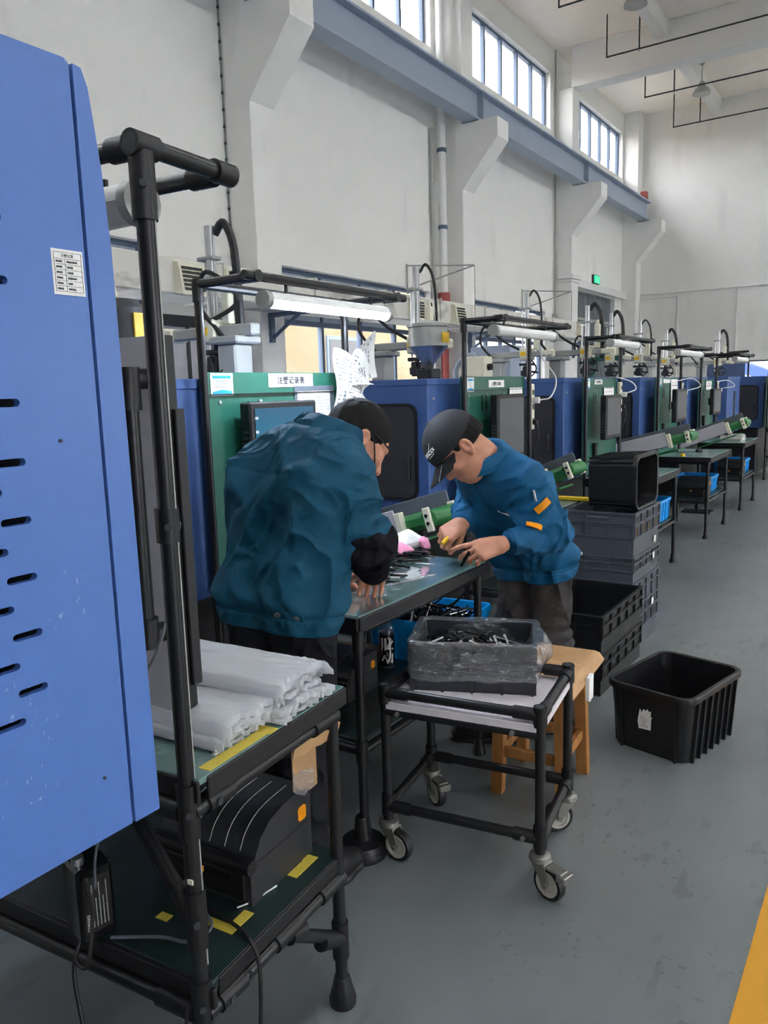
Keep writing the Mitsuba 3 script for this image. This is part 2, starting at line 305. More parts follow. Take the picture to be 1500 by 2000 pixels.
def window(i, x0, y0, y1, z0, z1, n, zt=None, mtl='m_frame', blind=0):
    k = struct(f'window_{i}', None, None, 'metal framed window'); w = 0.045
    x1 = x0 + 0.06
    part(k, 'frame', J(B(x0, x1, y0, y1, z0, z0 + w), B(x0, x1, y0, y1, z1 - w, z1), B(x0, x1, y0, y0 + w, z0 + w, z1 - w), B(x0, x1, y1 - w, y1, z0 + w, z1 - w)), mtl, False)
    ys = np.linspace(y0, y1, n + 1)
    for y in ys[1:-1]: part(k, 'mullion', B(x0, x1, y - w * .5, y + w * .5, z0 + w, z1 - w), mtl, False)
    rows = [(z0, z1)] if zt is None else [(z0, zt), (zt, z1)]
    if zt is not None: part(k, 'transom', B(x0 - .002, x1 + .002, y0 + w, y1 - w, zt - w * .6, zt + w * .6), mtl, False)
    for q, (a, b) in enumerate(zip(ys[:-1], ys[1:])):
        for c, d in rows:
            if zt is not None and c == zt and q < blind: part(k, 'blind_panel', B(x0 + .02, x0 + .045, a + .02, b - .02, c + .02, d - .02), 'm_steelblue', False, 'closed blue grey panel')
            else: part(k, 'pane', B(x0 + .028, x0 + .030, a + .02, b - .02, c + .02, d - .02), 'm_pane', False)
wi = 0
for a, b in UP: wi += 1; window(wi, XW - 0.15, a, b, 5.94, 6.89, 5)
for a, b in LOW: wi += 1; window(wi, XW - 0.15, a, b, 0.9, 2.77, 6 if a > 10 else 4 if a > 6 else 3, 2.2, blind=4 if a > 10 else 3)
for a, b in UP: wi += 1; window(wi, XR + 0.05, a, b, 5.94, 6.89, 5)
for a, b in RLOW: wi += 1; window(wi, XR + 0.05, a, b, 1.0, 2.6, 4)
k = struct('door_1', None, None, 'grey ribbed metal gate under the exit sign')
for i in range(8):
    y0 = DOOR[0] + (DOOR[1] - DOOR[0]) * i / 8
    part(k, 'panel', B(XW - .13, XW - .09, y0 + .012, y0 + (DOOR[1] - DOOR[0]) / 8 - .012, 0, DOOR[3], .008), 'm_doorgrey', False)
part(k, 'backing', B(XW - .16, XW - .13, DOOR[0], DOOR[1], 0, DOOR[3]), 'm_darkgrey', False)
for z in (1.2, 2.77): part(k, 'rail', B(XW - .1, XW - .075, DOOR[0], DOOR[1], z - .03, z + .03), 'm_gear', False)
struct('trim_2', B(XW, XW + .12, 15.0, 18.4, 3.32, 3.46, .01), 'm_white', 'white lintel over the grey gate')
struct('trim_3', J(B(-5.5, -5.22, 14.12, 14.6, 3.36, 3.44, .01), B(-5.54, -5.25, 14.16, 14.56, 3.30, 3.36, .01)), 'm_white', 'moulded collar around the column')
k = thing('wall_panel', 'pale grey panelled partition on the wall behind the first sprue picker', 'partition')
for y0, y1 in ((4.80, 5.10), (5.13, 5.43), (5.46, 5.76)): part(k, 'panel', B(XW + .01, XW + .03, y0, y1, .9, 2.06, .004), 'm_panelgrey', False)
part(k, 'frame', J(B(XW, XW + .04, 4.76, 5.78, 2.06, 2.16), *[B(XW, XW + .04, y, y + .04, .85, 2.06) for y in (4.76, 5.095, 5.425, 5.755)]), 'm_darkgrey', False)
# neighbouring buildings seen through the low windows
k = thing('neighbour_building', 'tan plastered building seen through the window behind the first machines', 'building')
part(k, 'wall', B(-11.5, -11.0, 3, 18.2, -0.5, 7.5), 'm_plaster', False)
for y in (7.0, 10.6, 14.2):
    w = part(k, 'window', B(-11.0, -10.96, y, y + 1.4, 1.2, 2.7), 'm_frame', False); part(w, 'pane', B(-10.97, -10.95, y + .08, y + 1.32, 1.28, 2.62), 'm_darkgrey', False)
k = thing('neighbour_shed', 'pale building seen through the windows beside the red pipe', 'building')
part(k, 'wall', B(-13.5, -13, 18.6, 36, -0.5, 6.5), 'm_white', False); part(k, 'roof', B(-13.7, -12.8, 18.5, 36.1, 6.5, 6.8), 'm_gear', False)
struct('ground', B(-30, -5.84, -20, 45, -0.62, -0.5), 'm_midgrey')
# crane runway beam
k = thing('crane_beam', 'blue grey steel crane runway beam resting on the column corbels', 'beam')
part(k, 'web', B(-5.14, -5.12, YB + .05, 18.45, 4.985, 5.39), 'm_steelblue', False)
part(k, 'top_flange', B(-5.24, -5.02, YB + .05, 18.45, 5.37, 5.395), 'm_steelblue', False)
part(k, 'bottom_flange', B(-5.24, -5.02, YB + .05, 18.45, 4.985, 5.01), 'm_steelblue', False)
part(k, 'rail', B(-5.16, -5.10, YB + .05, 18.45, 5.395, 5.44, .01), 'm_frame', False)
for y in [c + .17 for c in COLS[2:-1]]: part(k, 'stiffener', B(-5.12, -5.03, y, y + .015, 5.01, 5.37), 'm_steelblue', False)
part(k, 'end_stop', B(-5.2, -5.06, 18.2, 18.32, 5.44, 5.60, .01), 'm_red', False)
# pipes and wires on the wall
k = thing('drain_pipe', 'white drain pipe running down the wall with a red lower end', 'pipe')
part(k, 'pipe', T((-5.48, 9.8, 2.6), (-5.48, 9.8, ZC), .055), 'm_white'); part(k, 'red_pipe', T((-5.48, 9.8, 0), (-5.48, 9.8, 2.62), .056), 'm_red')
part(k, 'coupling', T((-5.48, 9.8, 2.5), (-5.48, 9.8, 2.75), .085), 'm_red')
for z in (3.6, 4.6): part(k, 'clamp', T((-5.48, 9.8, z), (-5.48, 9.8, z + .05), .066), 'm_frame')
single('thin_pipe', J(T((-5.56, 9.66, 1.2), (-5.56, 9.66, 4.9), .022), T((-5.54, 9.68, 4.72), (-5.58, 9.66, 4.72), .022)), 'm_gear', 'thin grey pipe beside the drain pipe', 'pipe')
k = thing('wall_cable', 'thin dark cable clipped down the corner by the nearest column', 'cable')
part(k, 'cable', T((-5.592, 5.775, 2.5), (-5.592, 5.775, ZC), .006, n=6), 'm_inkgrey')
for i in range(30): part(k, 'clip', B(-5.6, -5.583, 5.765, 5.783, 2.6 + i * .15, 2.622 + i * .15), 'm_darkgrey', False)
single('wall_conduit', J(T((-5.57, 14.15, 2.6), (-5.57, 14.15, ZC), .014, n=8), B(-5.6, -5.52, 14.08, 14.18, 2.45, 2.75, .01)), 'm_gear', 'slim conduit with a junction box left of the collared column', 'conduit')
k = thing('end_wall_conduit', 'white cable conduit laid across the end wall', 'conduit')
part(k, 'run', T((-5.27, 18.585, 3.42), (XR, 18.585, 3.40), .018, n=8), 'm_white'); part(k, 'run', T((-5.2, 18.585, 3.34), (-4.45, 18.585, 3.33), .015, n=8), 'm_white')
for x in (-4.43, -3.2, -1.9): part(k, 'drop', T((x, 18.585, 0.4), (x, 18.585, 3.40), .015, n=8), 'm_white')
part(k, 'drop', T((-5.25, 18.585, 0.4), (-5.25, 18.585, 3.42), .015, n=8), 'm_white')
# air duct
k = thing('air_duct', 'long dirty white air duct hung along the window wall', 'duct')
part(k, 'body', B(-5.22, -4.76, 0.5, 13.75, 2.21, 2.49, .012), 'm_duct', False)
for y in np.arange(1.2, 13.5, 1.2): part(k, 'joint', B(-5.235, -4.745, y, y + .03, 2.195, 2.505), 'm_duct', False)
for y in (2.3, 4.27, 7.68, 8.68, 11.0, 13.1):
    v = part(k, 'vent', prism([(-4.76, 2.22), (-4.66, 2.20), (-4.70, 2.44), (-4.76, 2.46)], .26, XZ, (0, y + .26, 0)), 'm_cream', False)
    for i in range(6):
        z = 2.235 + i * .032; x = -4.66 - (z - 2.20) / .24 * .04
        part(v, 'louver', B(x - .004, x + .006, y + .025, y + .235, z, z + .021), 'm_black', False)
for y in (5.9, 10.1, 14.25):
    b = thing('duct_bracket', f'triangular steel bracket carrying the air duct on the {"nearest" if y < 6 else "middle" if y < 12 else "collared"} column', 'bracket')
    part(b, 'upright', B(-5.27, -5.23, y, y + .05, 1.93, 2.21), 'm_frame', False); part(b, 'shelf_bar', B(-5.23, -4.8, y, y + .05, 2.17, 2.21), 'm_frame', False)
    part(b, 'strut', T((-5.24, y + .025, 1.97), (-4.9, y + .025, 2.18), .018, n=6), 'm_frame')
for i, (y, xa, la) in enumerate(((9.0, -4.72, 'beside the drain pipe'), (12.7, -4.8, 'left of the collared column'))):
    k = thing('wall_hook', f'triangular rod arm on the wall {la}', 'bracket')
    ap = (xa, y + .25, 2.98); part(k, 'upright', T((-5.58, y, 2.68), (-5.58, y, 3.06), .012, n=6), 'm_gear')
    part(k, 'rod', T((-5.58, y, 3.04), ap, .010, n=6), 'm_gear'); part(k, 'rod', T((-5.58, y, 2.74), ap, .010, n=6), 'm_gear'); part(k, 'wire', T(ap, (ap[0], ap[1], 2.2), .003, n=5), 'm_ink')
k = thing('exit_sign', 'green lit exit sign with a running figure above the grey gate', 'sign')
part(k, 'case', B(XW, XW + .05, 16.25, 16.61, 3.50, 3.68, .006), 'm_darkgrey', False)
scene['m_exit'] = {'type': 'principled', 'base_color': {'type': 'rgb', 'value': [0.01, 0.35, 0.16]}, 'roughness': 0.4}
part(k, 'face', B(XW + .05, XW + .053, 16.265, 16.595, 3.515, 3.665), 'm_exit', False, emitter={'type': 'area', 'radiance': {'type': 'rgb', 'value': [0.008, 0.25, 0.11]}})
scene['m_exitwhite'] = {'type': 'principled', 'base_color': {'type': 'rgb', 'value': [0.9, 0.95, 0.9]}, 'roughness': 0.4}
fx = XW + .056
part(k, 'figure', J(T((fx, 16.45, 3.645), (fx, 16.47, 3.645), .014), T((fx, 16.45, 3.625), (fx, 16.43, 3.575), .011, n=6), T((fx, 16.43, 3.575), (fx, 16.47, 3.545), .009, n=6), T((fx, 16.47, 3.545), (fx, 16.455, 3.52), .008, n=6),
     T((fx, 16.43, 3.575), (fx, 16.40, 3.54), .009, n=6), T((fx, 16.40, 3.54), (fx, 16.36, 3.54), .008, n=6), T((fx, 16.45, 3.61), (fx, 16.49, 3.59), .007, n=6), T((fx, 16.45, 3.61), (fx, 16.405, 3.60), .007, n=6)), 'm_exitwhite')
# sprinkler pipes and hanging lamps
for i, y in enumerate((11.31, 13.40, 15.62, 17.73)):
    k = thing('sprinkler_pipe', ['thin dark pipe hung from the ceiling nearest the camera', 'thin dark pipe hung in front of the roof beam', 'thin dark pipe hung just behind the roof beam', 'thin dark pipe hung nearest the end wall'][i], 'pipe')
    part(k, 'run', T((-4.42, y, 6.663), (XR - .3, y, 6.66), .013, n=8), 'm_darkgrey')
    for x in (-4.41, -3.89): part(k, 'drop', T((x, y, 6.663), (x, y, ZC), .012, n=8), 'm_darkgrey')
    for x in (-3.89, -1.9, .6): part(k, 'sprinkler_head', lathe([(.004, -.035), (.018, -.03), (.008, -.02), (.01, 0)], (x, y, 6.65), 8), 'm_chrome')
for y, la in ((12.15, 'bell lamp hanging nearest the camera under the ceiling'), (16.43, 'bell lamp hanging nearest the end wall')):
    k = thing('bell_lamp', 'grey metal ' + la, 'lamp', None)
    part(k, 'rod', T((-3.59, y, 6.95), (-3.59, y, ZC), .010, n=8), 'm_gear'); part(k, 'canopy', lathe([(.05, 0), (.03, -.03)], (-3.59, y, ZC), 12), 'm_gear')
    part(k, 'shade', lathe([(.165, 0), (.16, .03), (.12, .1), (.06, .15), (.05, .21), (.03, .23), (.02, .22), (.045, .14), (.11, .09), (.15, .02)], (-3.59, y, 6.76), 24), 'm_gear')
    part(k, 'bulb', lathe([(.01, -.02), (.035, 0), (.04, .04), (.02, .1)], (-3.59, y, 6.78), 12), 'm_cream')

# ------------------------------------------------------------------ moulding machines
def slot_panel(y0, y1, z0, z1, holes, x, th, R=None):
    p = Polygon([(y0, z0), (y1, z0), (y1, z1), (y0, z1)]) if R is None else R
    for (cy, cz, L, w) in holes:
        p = p.difference(Polygon([(cy - L / 2, cz), (cy + L / 2, cz)] + [(cy + L / 2, cz + .0001)]).buffer(w / 2, quad_segs=4))
    return prism(p, th, YZ, (x - th, 0, 0))
def machine(yc, label, ylen=1.0, xc=-2.05, zt=1.475, zb=0.735, win=True, hoist=None):
    k = thing('moulding_machine', label, 'machine', None)
    xe = -4.3
    part(k, 'cabinet', B(xe, xc, yc, yc + ylen, zb, zt, .006), 'm_blue2', False)
    part(k, 'lid', B(xe, xc + .004, yc - .004, yc + ylen, zt - .03, zt + .004, .003), 'm_blue2', False)
    part(k, 'base', B(xe + .05, xc - .06, yc + .04, yc + ylen - .04, 0.06, zb, .01), 'm_black', False)
    for x in (xe + .3, xc - .25):
        for y in (yc + .15, yc + ylen - .15): part(k, 'foot', T((x, y, 0), (x, y, .07), .06, .04), 'm_darkgrey')
    if win:
        w = part(k, 'guard_window', prism(rrect(.27, .48, .05), .012, XZ, (xc - .215, yc, 1.10)), 'm_guard', False)
        part(w, 'frame', prism(Polygon(rrect(.30, .51, .06)).difference(Polygon(rrect(.27, .48, .05))), .016, XZ, (xc - .215, yc, 1.10)), 'm_black', False)
        part(w, 'handle', B(xc - .115, xc - .105, yc - .03, yc - .01, .95, 1.08, .004), 'm_black')
    for z in (zb + .1, zt - .1): part(k, 'screw', T((xc, yc + .05, z), (xc + .006, yc + .05, z), .008, n=8), 'm_gear')
    return k
def robot(x, y, zt, h, label, hose=1, arm=.42, dirx=1, fs=.55, b='m_gear'):
    """a pneumatic sprue picker on the machine's top plate at (x, y, zt)"""
    k = thing('sprue_picker', label, 'robot')
    part(k, 'pedestal', B(x - .07, x + .03, y - .05, y + .05, zt, zt + .14, .008), b, False)
    part(k, 'bracket', B(x - .09, x + .06, y - .07, y + .07, zt + .14, zt + .17, .006), b, False)
    part(k, 'beam', B(x - .10 * dirx, x + arm * dirx, y - .025, y + .025, zt + .17, zt + .215, .006), b, False)
    xs = x + fs * arm * dirx; xe = x + arm * dirx; part(k, 'end_yoke', J(B(xe - .02, xe + .02, y - .06, y + .06, zt + .165, zt + .22, .008), B(xe - .05, xe + .05, y - .065, y - .05, zt + .175, zt + .21, .004)), 'm_cream', False)
    part(k, 'slide', B(xs - .045, xs + .045, y - .05, y + .05, zt + .145, zt + .24, .008), 'm_cream', False)
    part(k, 'cylinder', T((xs, y, zt + .2), (xs, y, zt + h), .019, n=14), 'm_chrome')
    part(k, 'guide_rod', T((xs - .045, y + .02, zt + .06), (xs - .045, y + .02, zt + h - .12), .007, n=8), 'm_chrome')
    part(k, 'end_plate', B(xs - .06, xs + .03, y - .02, y + .03, zt + h - .13, zt + h - .115, .003), 'm_gear', False)
    part(k, 'gripper', J(B(xs - .03, xs + .03, y - .03, y + .03, zt + .02, zt + .1, .006), B(xs - .05, xs - .03, y - .012, y + .012, zt + .03, zt + .07, .003), T((xs + .03, y, zt + .06), (xs + .09, y, zt + .05), .008, n=8),
         T((xs, y, zt + .1), (xs, y, zt + .2), .01, n=8), B(xs - .06, xs + .06, y - .015, y + .015, zt + .105, zt + .125, .003)), 'm_darkgrey')
    part(k, 'valve', J(B(xs + .06, xs + .1, y - .02, y + .02, zt + .22, zt + .40, .004), T((xs + .08, y, zt + .40), (xs + .08, y, zt + .43), .012, n=8)), 'm_cream', False)
    part(k, 'yellow_tag', B(xs - .035, xs + .01, y - .053, y - .0505, zt + .18, zt + .21), 'm_yellow', False)
    if hose: part(k, 'hose', P([(xs + .01, y + .02, zt + h - .03), (xs + .05, y + .03, zt + h + .01), (xs + .10, y + .03, zt + h - .1), (xs + .11, y + .03, zt + h - .4), (xs + .08, y + .02, zt + .42)], .016 if hose == 1 else .008, 8), 'm_black')
    part(k, 'air_line', P([(x - .05, y - .03, zt + .17), (x - .14, y - .06, zt + .3), (x - .10, y - .05, zt + .42), (x + .05, y - .04, zt + .3), (xs - .03, y - .03, zt + .22)], .009, 7), 'm_black')
    part(k, 'air_line', P([(xs, y - .03, zt + .1), (xs + .05, y - .06, zt + .02), (xs + .09, y - .03, zt + .08), (xs + .04, y - .03, zt + .16)], .006, 6), 'm_black')
    return k
mk = 'blue injection moulding machine '
machine(1.57, mk + 'directly behind the green board where the two men work', ylen=.95, xc=-1.956)
machine(3.48, mk + 'with a dark guard window between the two men', ylen=1.0)
machine(5.39, mk + 'behind the man with the black cap', ylen=1.0)
machine(7.30, mk + 'behind the black tote on top of the crate stack', ylen=1.0)
machine(9.15, mk + 'between the two farthest green boards', ylen=1.0)
machine(12.5, mk + 'farthest away with its dark window at the right edge', xc=-1.75, ylen=1.2)
k = machine(11.0, mk + 'second farthest with slotted lighter side', ylen=.9, xc=-1.97, win=False)
part(k, 'slot', prism(rrect(.11, .42, .05), .006, YZ, (-1.973, 11.5, 1.08)), 'm_black', False)
# nearest machine: a tall slotted cover close to the camera
k = thing('moulding_machine', 'tall blue slotted machine cover close at the left edge', 'machine')
slots = []
for i in range(10):
    if i != 6: slots.append((.5305, 1.0595 + i * .0720, .030, .0098))
    slots.append((.4965, 1.0235 + i * .0723, .030, .0098))
outer = Polygon([(-.55, .812), (.660, .812), (.660, 1.836), (.655, 1.842), (-.55, 1.842)])
part(k, 'side_panel', slot_panel(0, 0, 0, 0, slots, -.900, .012, outer), 'm_blue', False)
part(k, 'edge_strip', prism([(.664, .812), (.708, .812), (.701, 1.62), (.695, 1.72), (.684, 1.815), (.676, 1.836), (.664, 1.838)], .014, YZ, (-.912, 0, 0)), 'm_blue', False)
part(k, 'seam', B(-.925, -.908, .657, .667, .82, 1.83), 'm_black', False)
part(k, 'inner_wall', B(-1.0, -.985, -.54, .64, .83, 1.82), 'm_black', False)
part(k, 'shell', J(B(-2.2, -.913, -.54, .45, 1.815, 1.835), B(-2.2, -1.0, -.54, -.50, .82, 1.82), B(-2.2, -1.02, -.54, .30, .82, .84)), 'm_blue', False)
part(k, 'base', B(-2.1, -1.02, -.52, -.15, 0, .83, .01), 'm_black', False)
lab = part(k, 'label_sheet', B(-.9, -.8992, .611, .656, 1.553, 1.609), 'm_paper', False, 'white printed label sheet with a table')
LR = np.array([[0, 0, 1], [1, 0, 0], [0, 1, 0]])             # drawing (x right, y up) -> on a wall facing +X: x -> +y, y -> +z
g = []
for i in range(7): g.append(B(0.003, .042, .004 + i * .0067, .0044 + i * .0067, 0, .0003))
for x in (.003, .0185, .042): g.append(B(x, x + .0004, .004, .052 if x != .0185 else .0442, 0, .0003))
g += [B(.003, .042, .052, .0524, 0, .0003)]
for i in range(6):
    for (a, b) in ((.0055, .016), (.021, .021 + [.012, .008, .014, .009, .011, .016][i])):
        n = int((b - a) / .0022)
        for q in range(n): g.append(B(a + q * .0022, a + q * .0022 + .0016, .0062 + i * .0067, .0088 + i * .0067, 0, .0002))
g += [X(words(['zhu', 'su', 'ji', 'biao'], .0042, 1.0, 1.1, depth=.0002), None, (.013, .0462, 0))]
part(lab, 'print', X(J(*g), LR, (-.8991, .611, 1.553)), 'm_ink', False)
for (y, z) in ((.45, .97), (.60, 1.37), (.62, .90)):
    part(k, 'screw', T((-.9, y, z), (-.8975, y, z), .0022, n=8), 'm_darkgrey')
# robots, hoppers and dryers on the machines
R0 = 'pneumatic sprue picker '
robot(-2.20, 2.28, 1.48, .60, R0 + 'with chrome column standing left of the lit tube lamp', arm=.36, dirx=-1, fs=.34)
robot(-2.55, 3.85, 1.48, .62, R0 + 'with a thin cable loop just right of the lit lamp', hose=2, arm=.40)
robot(-2.72, 5.75, 1.48, .66, R0 + 'behind the second bench lamp', hose=2, arm=.42)
robot(-2.30, 5.95, 1.48, .54, R0 + 'with thick black hose right of the second lamp', arm=.40)
robot(-2.62, 7.6, 1.48, .62, R0 + 'in greenish paint behind the third lamp', hose=1, arm=.36, b='m_green')
robot(-2.51, 8.1, 1.48, .56, R0 + 'in front of the bare end wall', hose=2, arm=.4)
robot(-2.60, 9.6, 1.48, .55, R0 + 'above the fourth green board', hose=1, arm=.36)
robot(-2.35, 11.3, 1.48, .60, R0 + 'above the farthest green board', hose=1, arm=.36)
def hopper(x, y, z, label):
    k = thing('material_hopper', label, 'hopper')
    part(k, 'cone', lathe([(.02, 0), (.03, .03), (.105, .12), (.11, .125)], (x, y, z + .05), 20), 'm_chrome')
    part(k, 'barrel', lathe([(.108, 0), (.108, .10), (.10, .105)], (x, y, z + .175), 20), 'm_gear')
    part(k, 'lid', lathe([(.114, 0), (.114, .015), (.03, .035)], (x, y, z + .278), 20), 'm_gear'); part(k, 'throat', B(x - .05, x + .05, y - .05, y + .05, z, z + .055, .006), 'm_black', False)
    part(k, 'yellow_label', B(x + .104, x + .1095, y - .035, y + .035, z + .19, z + .245), 'm_yellow', False)
    return k
hopper(-2.06 - .14, 3.75, 1.48, 'steel material hopper with yellow label right of the lit lamp')
k = thing('vacuum_loader', 'black headed vacuum loader with pale hoses behind the near grey board', 'loader')
part(k, 'motor', lathe([(.10, 0), (.10, .1), (.085, .13), (.085, .22), (.05, .25)], (-2.22, 1.75, 1.50), 18), 'm_darkgrey'); part(k, 'bowl', lathe([(.04, -.02), (.085, .0), (.09, .04)], (-2.22, 1.75, 1.47), 18), 'm_black')
part(k, 'hose', P([(-2.26, 1.62, 1.47), (-2.30, 1.62, 1.58), (-2.28, 1.68, 1.74), (-2.23, 1.75, 1.77)], .028, 10), 'm_cream'); part(k, 'hose', P([(-2.23, 1.62, 1.47), (-2.25, 1.62, 1.54), (-2.23, 1.66, 1.60), (-2.21, 1.72, 1.60)], .024, 10), 'm_gear')
part(k, 'tag', B(-2.135, -2.128, 1.73, 1.78, 1.60, 1.70), 'm_yellow', False)
k = thing('vacuum_loader', 'white boxy loader with blue hoses left of the second bench lamp', 'loader')
part(k, 'box', B(-2.86, -2.66, 5.36, 5.5, 1.50, 1.66, .01), 'm_cream', False); part(k, 'neck', lathe([(.06, 0), (.08, .03), (.05, .06)], (-2.76, 5.45, 1.47), 14), 'm_black')
part(k, 'hose', P([(-2.90, 5.40, 1.42), (-2.93, 5.40, 1.56), (-2.86, 5.42, 1.66), (-2.78, 5.44, 1.68)], .02, 8), 'm_steelblue'); part(k, 'hose', P([(-2.92, 5.42, 1.42), (-2.90, 5.38, 1.48), (-2.84, 5.40, 1.52)], .02, 8), 'm_steelblue')
part(k, 'knob', T((-2.66, 5.42, 1.58), (-2.63, 5.42, 1.58), .025), 'm_black')
k = thing('control_box', 'blue grey box standing behind the second lamp', 'control box')
part(k, 'body', B(-3.4, -3.0, 6.55, 6.9, 1.0, 1.80, .01), 'm_steelblue', False); part(k, 'foot', B(-3.38, -3.02, 6.57, 6.88, 0, 1.0), 'm_darkgrey', False)

# ------------------------------------------------------------------ conveyors
def conveyor(xe, y, ze, label, slope=.30, L=.75, w=.25):
    """a short incline belt from under the machine to the bench; outer end at (xe, y, ze)"""
    k = thing('conveyor', label, 'conveyor'); a = math.atan(slope); R = RY(-a); o = np.array([xe, y, ze])
    bx = lambda *q, c=.004: X(B(*q, c), R, o)
    part(k, 'belt', bx(-L, 0, -w / 2, w / 2, -.042, .042, c=.025), 'm_belt', 40)
    part(k, 'side_rail', bx(-L, -.17, -w / 2 - .012, -w / 2, -.045, .065), 'm_midgrey', False); part(k, 'side_rail', bx(-L, -.02, w / 2, w / 2 + .010, -.045, .115), 'm_midgrey', False)
    part(k, 'guard', bx(-L, -.17, -w / 2 - .022, -w / 2 - .014, -.04, .085), 'm_panelgrey', False)
    part(k, 'end_plate', bx(-.17, -.135, -w / 2 - .032, -w / 2 + .01, -.06, .065), 'm_cream', False); part(k, 'end_plate', bx(-.03, .01, w / 2 - .012, w / 2 + .02, -.05, .055), 'm_cream', False)
    part(k, 'end_plate', bx(-.018, .018, -w / 2 - .02, -w / 2, -.06, .055), 'm_cream', False)
    for s in (-.018, .018): part(k, 'bolt', X(T((0, -w / 2 - .02, s), (0, -w / 2 - .026, s), .008, n=8), R, o), 'm_black')
    part(k, 'roller', X(T((-.005, -w / 2, 0), (-.005, w / 2, 0), .043), R, o), 'm_belt'); part(k, 'tray', bx(-.5, -.10, -w / 2, w / 2, -.10, -.085), 'm_belt', False)
    part(k, 'stand', T((xe - .45, y, 0), (xe - .45, y, ze - .45 * slope - .05), .02), 'm_pipe'); part(k, 'stand_foot', B(xe - .6, xe - .3, y - .1, y + .1, 0, .02), 'm_black', False)
    return k
mat('m_guard', C(64, 63, 65), .12, .6)
mat('m_belt', C(48, 112, 62), 0.35, 0.5)
conveyor(-1.80, 3.17, .835, 'green belt conveyor ending beside the man in the black cap')
conveyor(-1.84, 5.05, .872, 'green belt conveyor behind the elbow of the man in the cap', slope=.42)
conveyor(-1.55, 7.10, .960, 'green belt conveyor left of the third green board', slope=.25)
conveyor(-1.42, 8.98, .985, 'green belt conveyor rising over the farthest bench', slope=.38)

# ------------------------------------------------------------------ workbenches of lean pipe
PR = .0145
def upright(parent, name, x, y, z0, z1, foot=True):
    k = part(parent, name, T((x, y, z0 + (.05 if foot else 0)), (x, y, z1), PR, n=12), 'm_pipe')
    if foot: part(k, 'foot', lathe([(.027, 0), (.027, .012), (.019, .04), (.017, .065), (.0145, .066)], (x, y, 0), 14), 'm_joint')
    return k
def joint(k, x, y, z, ax=2, L=.07): 
    d = np.zeros(3); d[ax] = L / 2; c = np.array([x, y, z]); part(k, 'joint', T(c - d, c + d, .0185, n=12), 'm_joint')
def bench(Y0, Y1, xf, xb, zt, label, zs=.37, posts=True, bar=True, xa=-1.68, pt=1.765, board=True, btop=1.48, mb='m_top'):
    k = thing('workbench', label, 'workbench')
    part(k, 'table_top', B(xb, xf, Y0, Y1, zt - .035, zt, .004), mb, False)
    part(k, 'edge_trim', J(B(xf - .002, xf + .008, Y0, Y1, zt - .045, zt - .003, .003), B(xb, xf, Y0 - .008, Y0 + .002, zt - .045, zt - .003, .003)), 'm_black', False)
    part(k, 'shelf', B(xb + .02, xf - .03, Y0 + .03, Y1 - .03, zs - .015, zs, .003), 'm_shelf', False)
    for y in (Y0 + .03, Y1 - .03):
        upright(k, 'leg', xf - .025, y, 0, zt - .036)
        upright(k, 'post' if posts else 'leg', xb - .01 if posts else xb + .03, y, 0, pt if posts else zt - .036)
        part(k, 'cross_pipe', T((xb, y, zs - .035), (xf - .02, y, zs - .035), PR, n=10), 'm_pipe'); part(k, 'cross_pipe', T((xb, y, zt - .055), (xf - .02, y, zt - .055), PR, n=10), 'm_pipe')
        joint(k, xf - .025, y, zs - .035); joint(k, xf - .025, y, zt - .08)
    part(k, 'front_pipe', T((xf - .025, Y0 + .03, zs - .035), (xf - .025, Y1 - .03, zs - .035), PR, n=10), 'm_pipe'); part(k, 'front_pipe', T((xf - .025, Y0 + .03, zt - .055), (xf - .025, Y1 - .03, zt - .055), PR, n=10), 'm_pipe')
    if posts:
        xp = xb - .01
        for y in (Y0 + .03, Y1 - .03):
            part(k, 'lamp_arm', T((xp, y, pt), (xa, y, pt), PR, n=10), 'm_pipe'); joint(k, xp, y, pt - .02); joint(k, xa - .02, y, pt, 0)
        if bar: part(k, 'lamp_bar', T((xa, Y0 - .02, pt), (xa, Y1 + .03, pt), PR, n=10), 'm_pipe')
        part(k, 'back_pipe', T((xp, Y0 + .03, pt), (xp, Y1 - .03, pt), PR, n=10), 'm_pipe')
    if board:
        b = part(k, 'back_board', B(xb - .045, xb - .033, Y0 + .045, Y1 - .045, zt, btop, .002), 'm_green', False, 'green back board')
        part(b, 'edge', B(xb - .03, xb - .022, Y0 + .045, Y1 - .045, btop - .075, btop - .072), 'm_joint', False)
        for q in (.30, .36): part(b, 'slot', B(xb - .034, xb - .0315, Y0 + (Y1 - Y0) * q, Y0 + (Y1 - Y0) * q + .012, btop - .19, btop - .10), 'm_black', False)
        for i in range(4): part(b, 'screw', T((xb - .033, Y0 + .12 + i * (Y1 - Y0 - .24) / 3, btop - .1), (xb - .029, Y0 + .12 + i * (Y1 - Y0 - .24) / 3, btop - .1), .006, n=8), 'm_gear')
    return k
bench(1.78, 2.62, -1.30, -1.90, .77, 'black pipe workbench with wet green top where both men work', btop=1.50, pt=1.775, xa=-1.66)
bench(3.62, 4.52, -1.57, -1.92, .755, 'black pipe workbench behind the man in the cap', btop=1.485, xa=-1.70)
bench(5.50, 6.37, -1.47, -1.93, .755, 'black pipe workbench directly behind the crate stack', btop=1.47, pt=1.75, xa=-1.70)
bench(7.42, 8.34, -1.45, -1.92, .75, 'black pipe workbench with the mouse on its top', btop=1.47, pt=1.74, xa=-1.66)
bench(9.25, 10.15, -1.46, -1.93, .75, 'black pipe workbench with the grey desk phone', btop=1.445, pt=1.71, xa=-1.55)
bench(12.3, 13.2, -1.25, -1.66, .75, 'black pipe workbench cut off by the right edge of the photo', btop=1.47, pt=1.70, xa=-1.4)
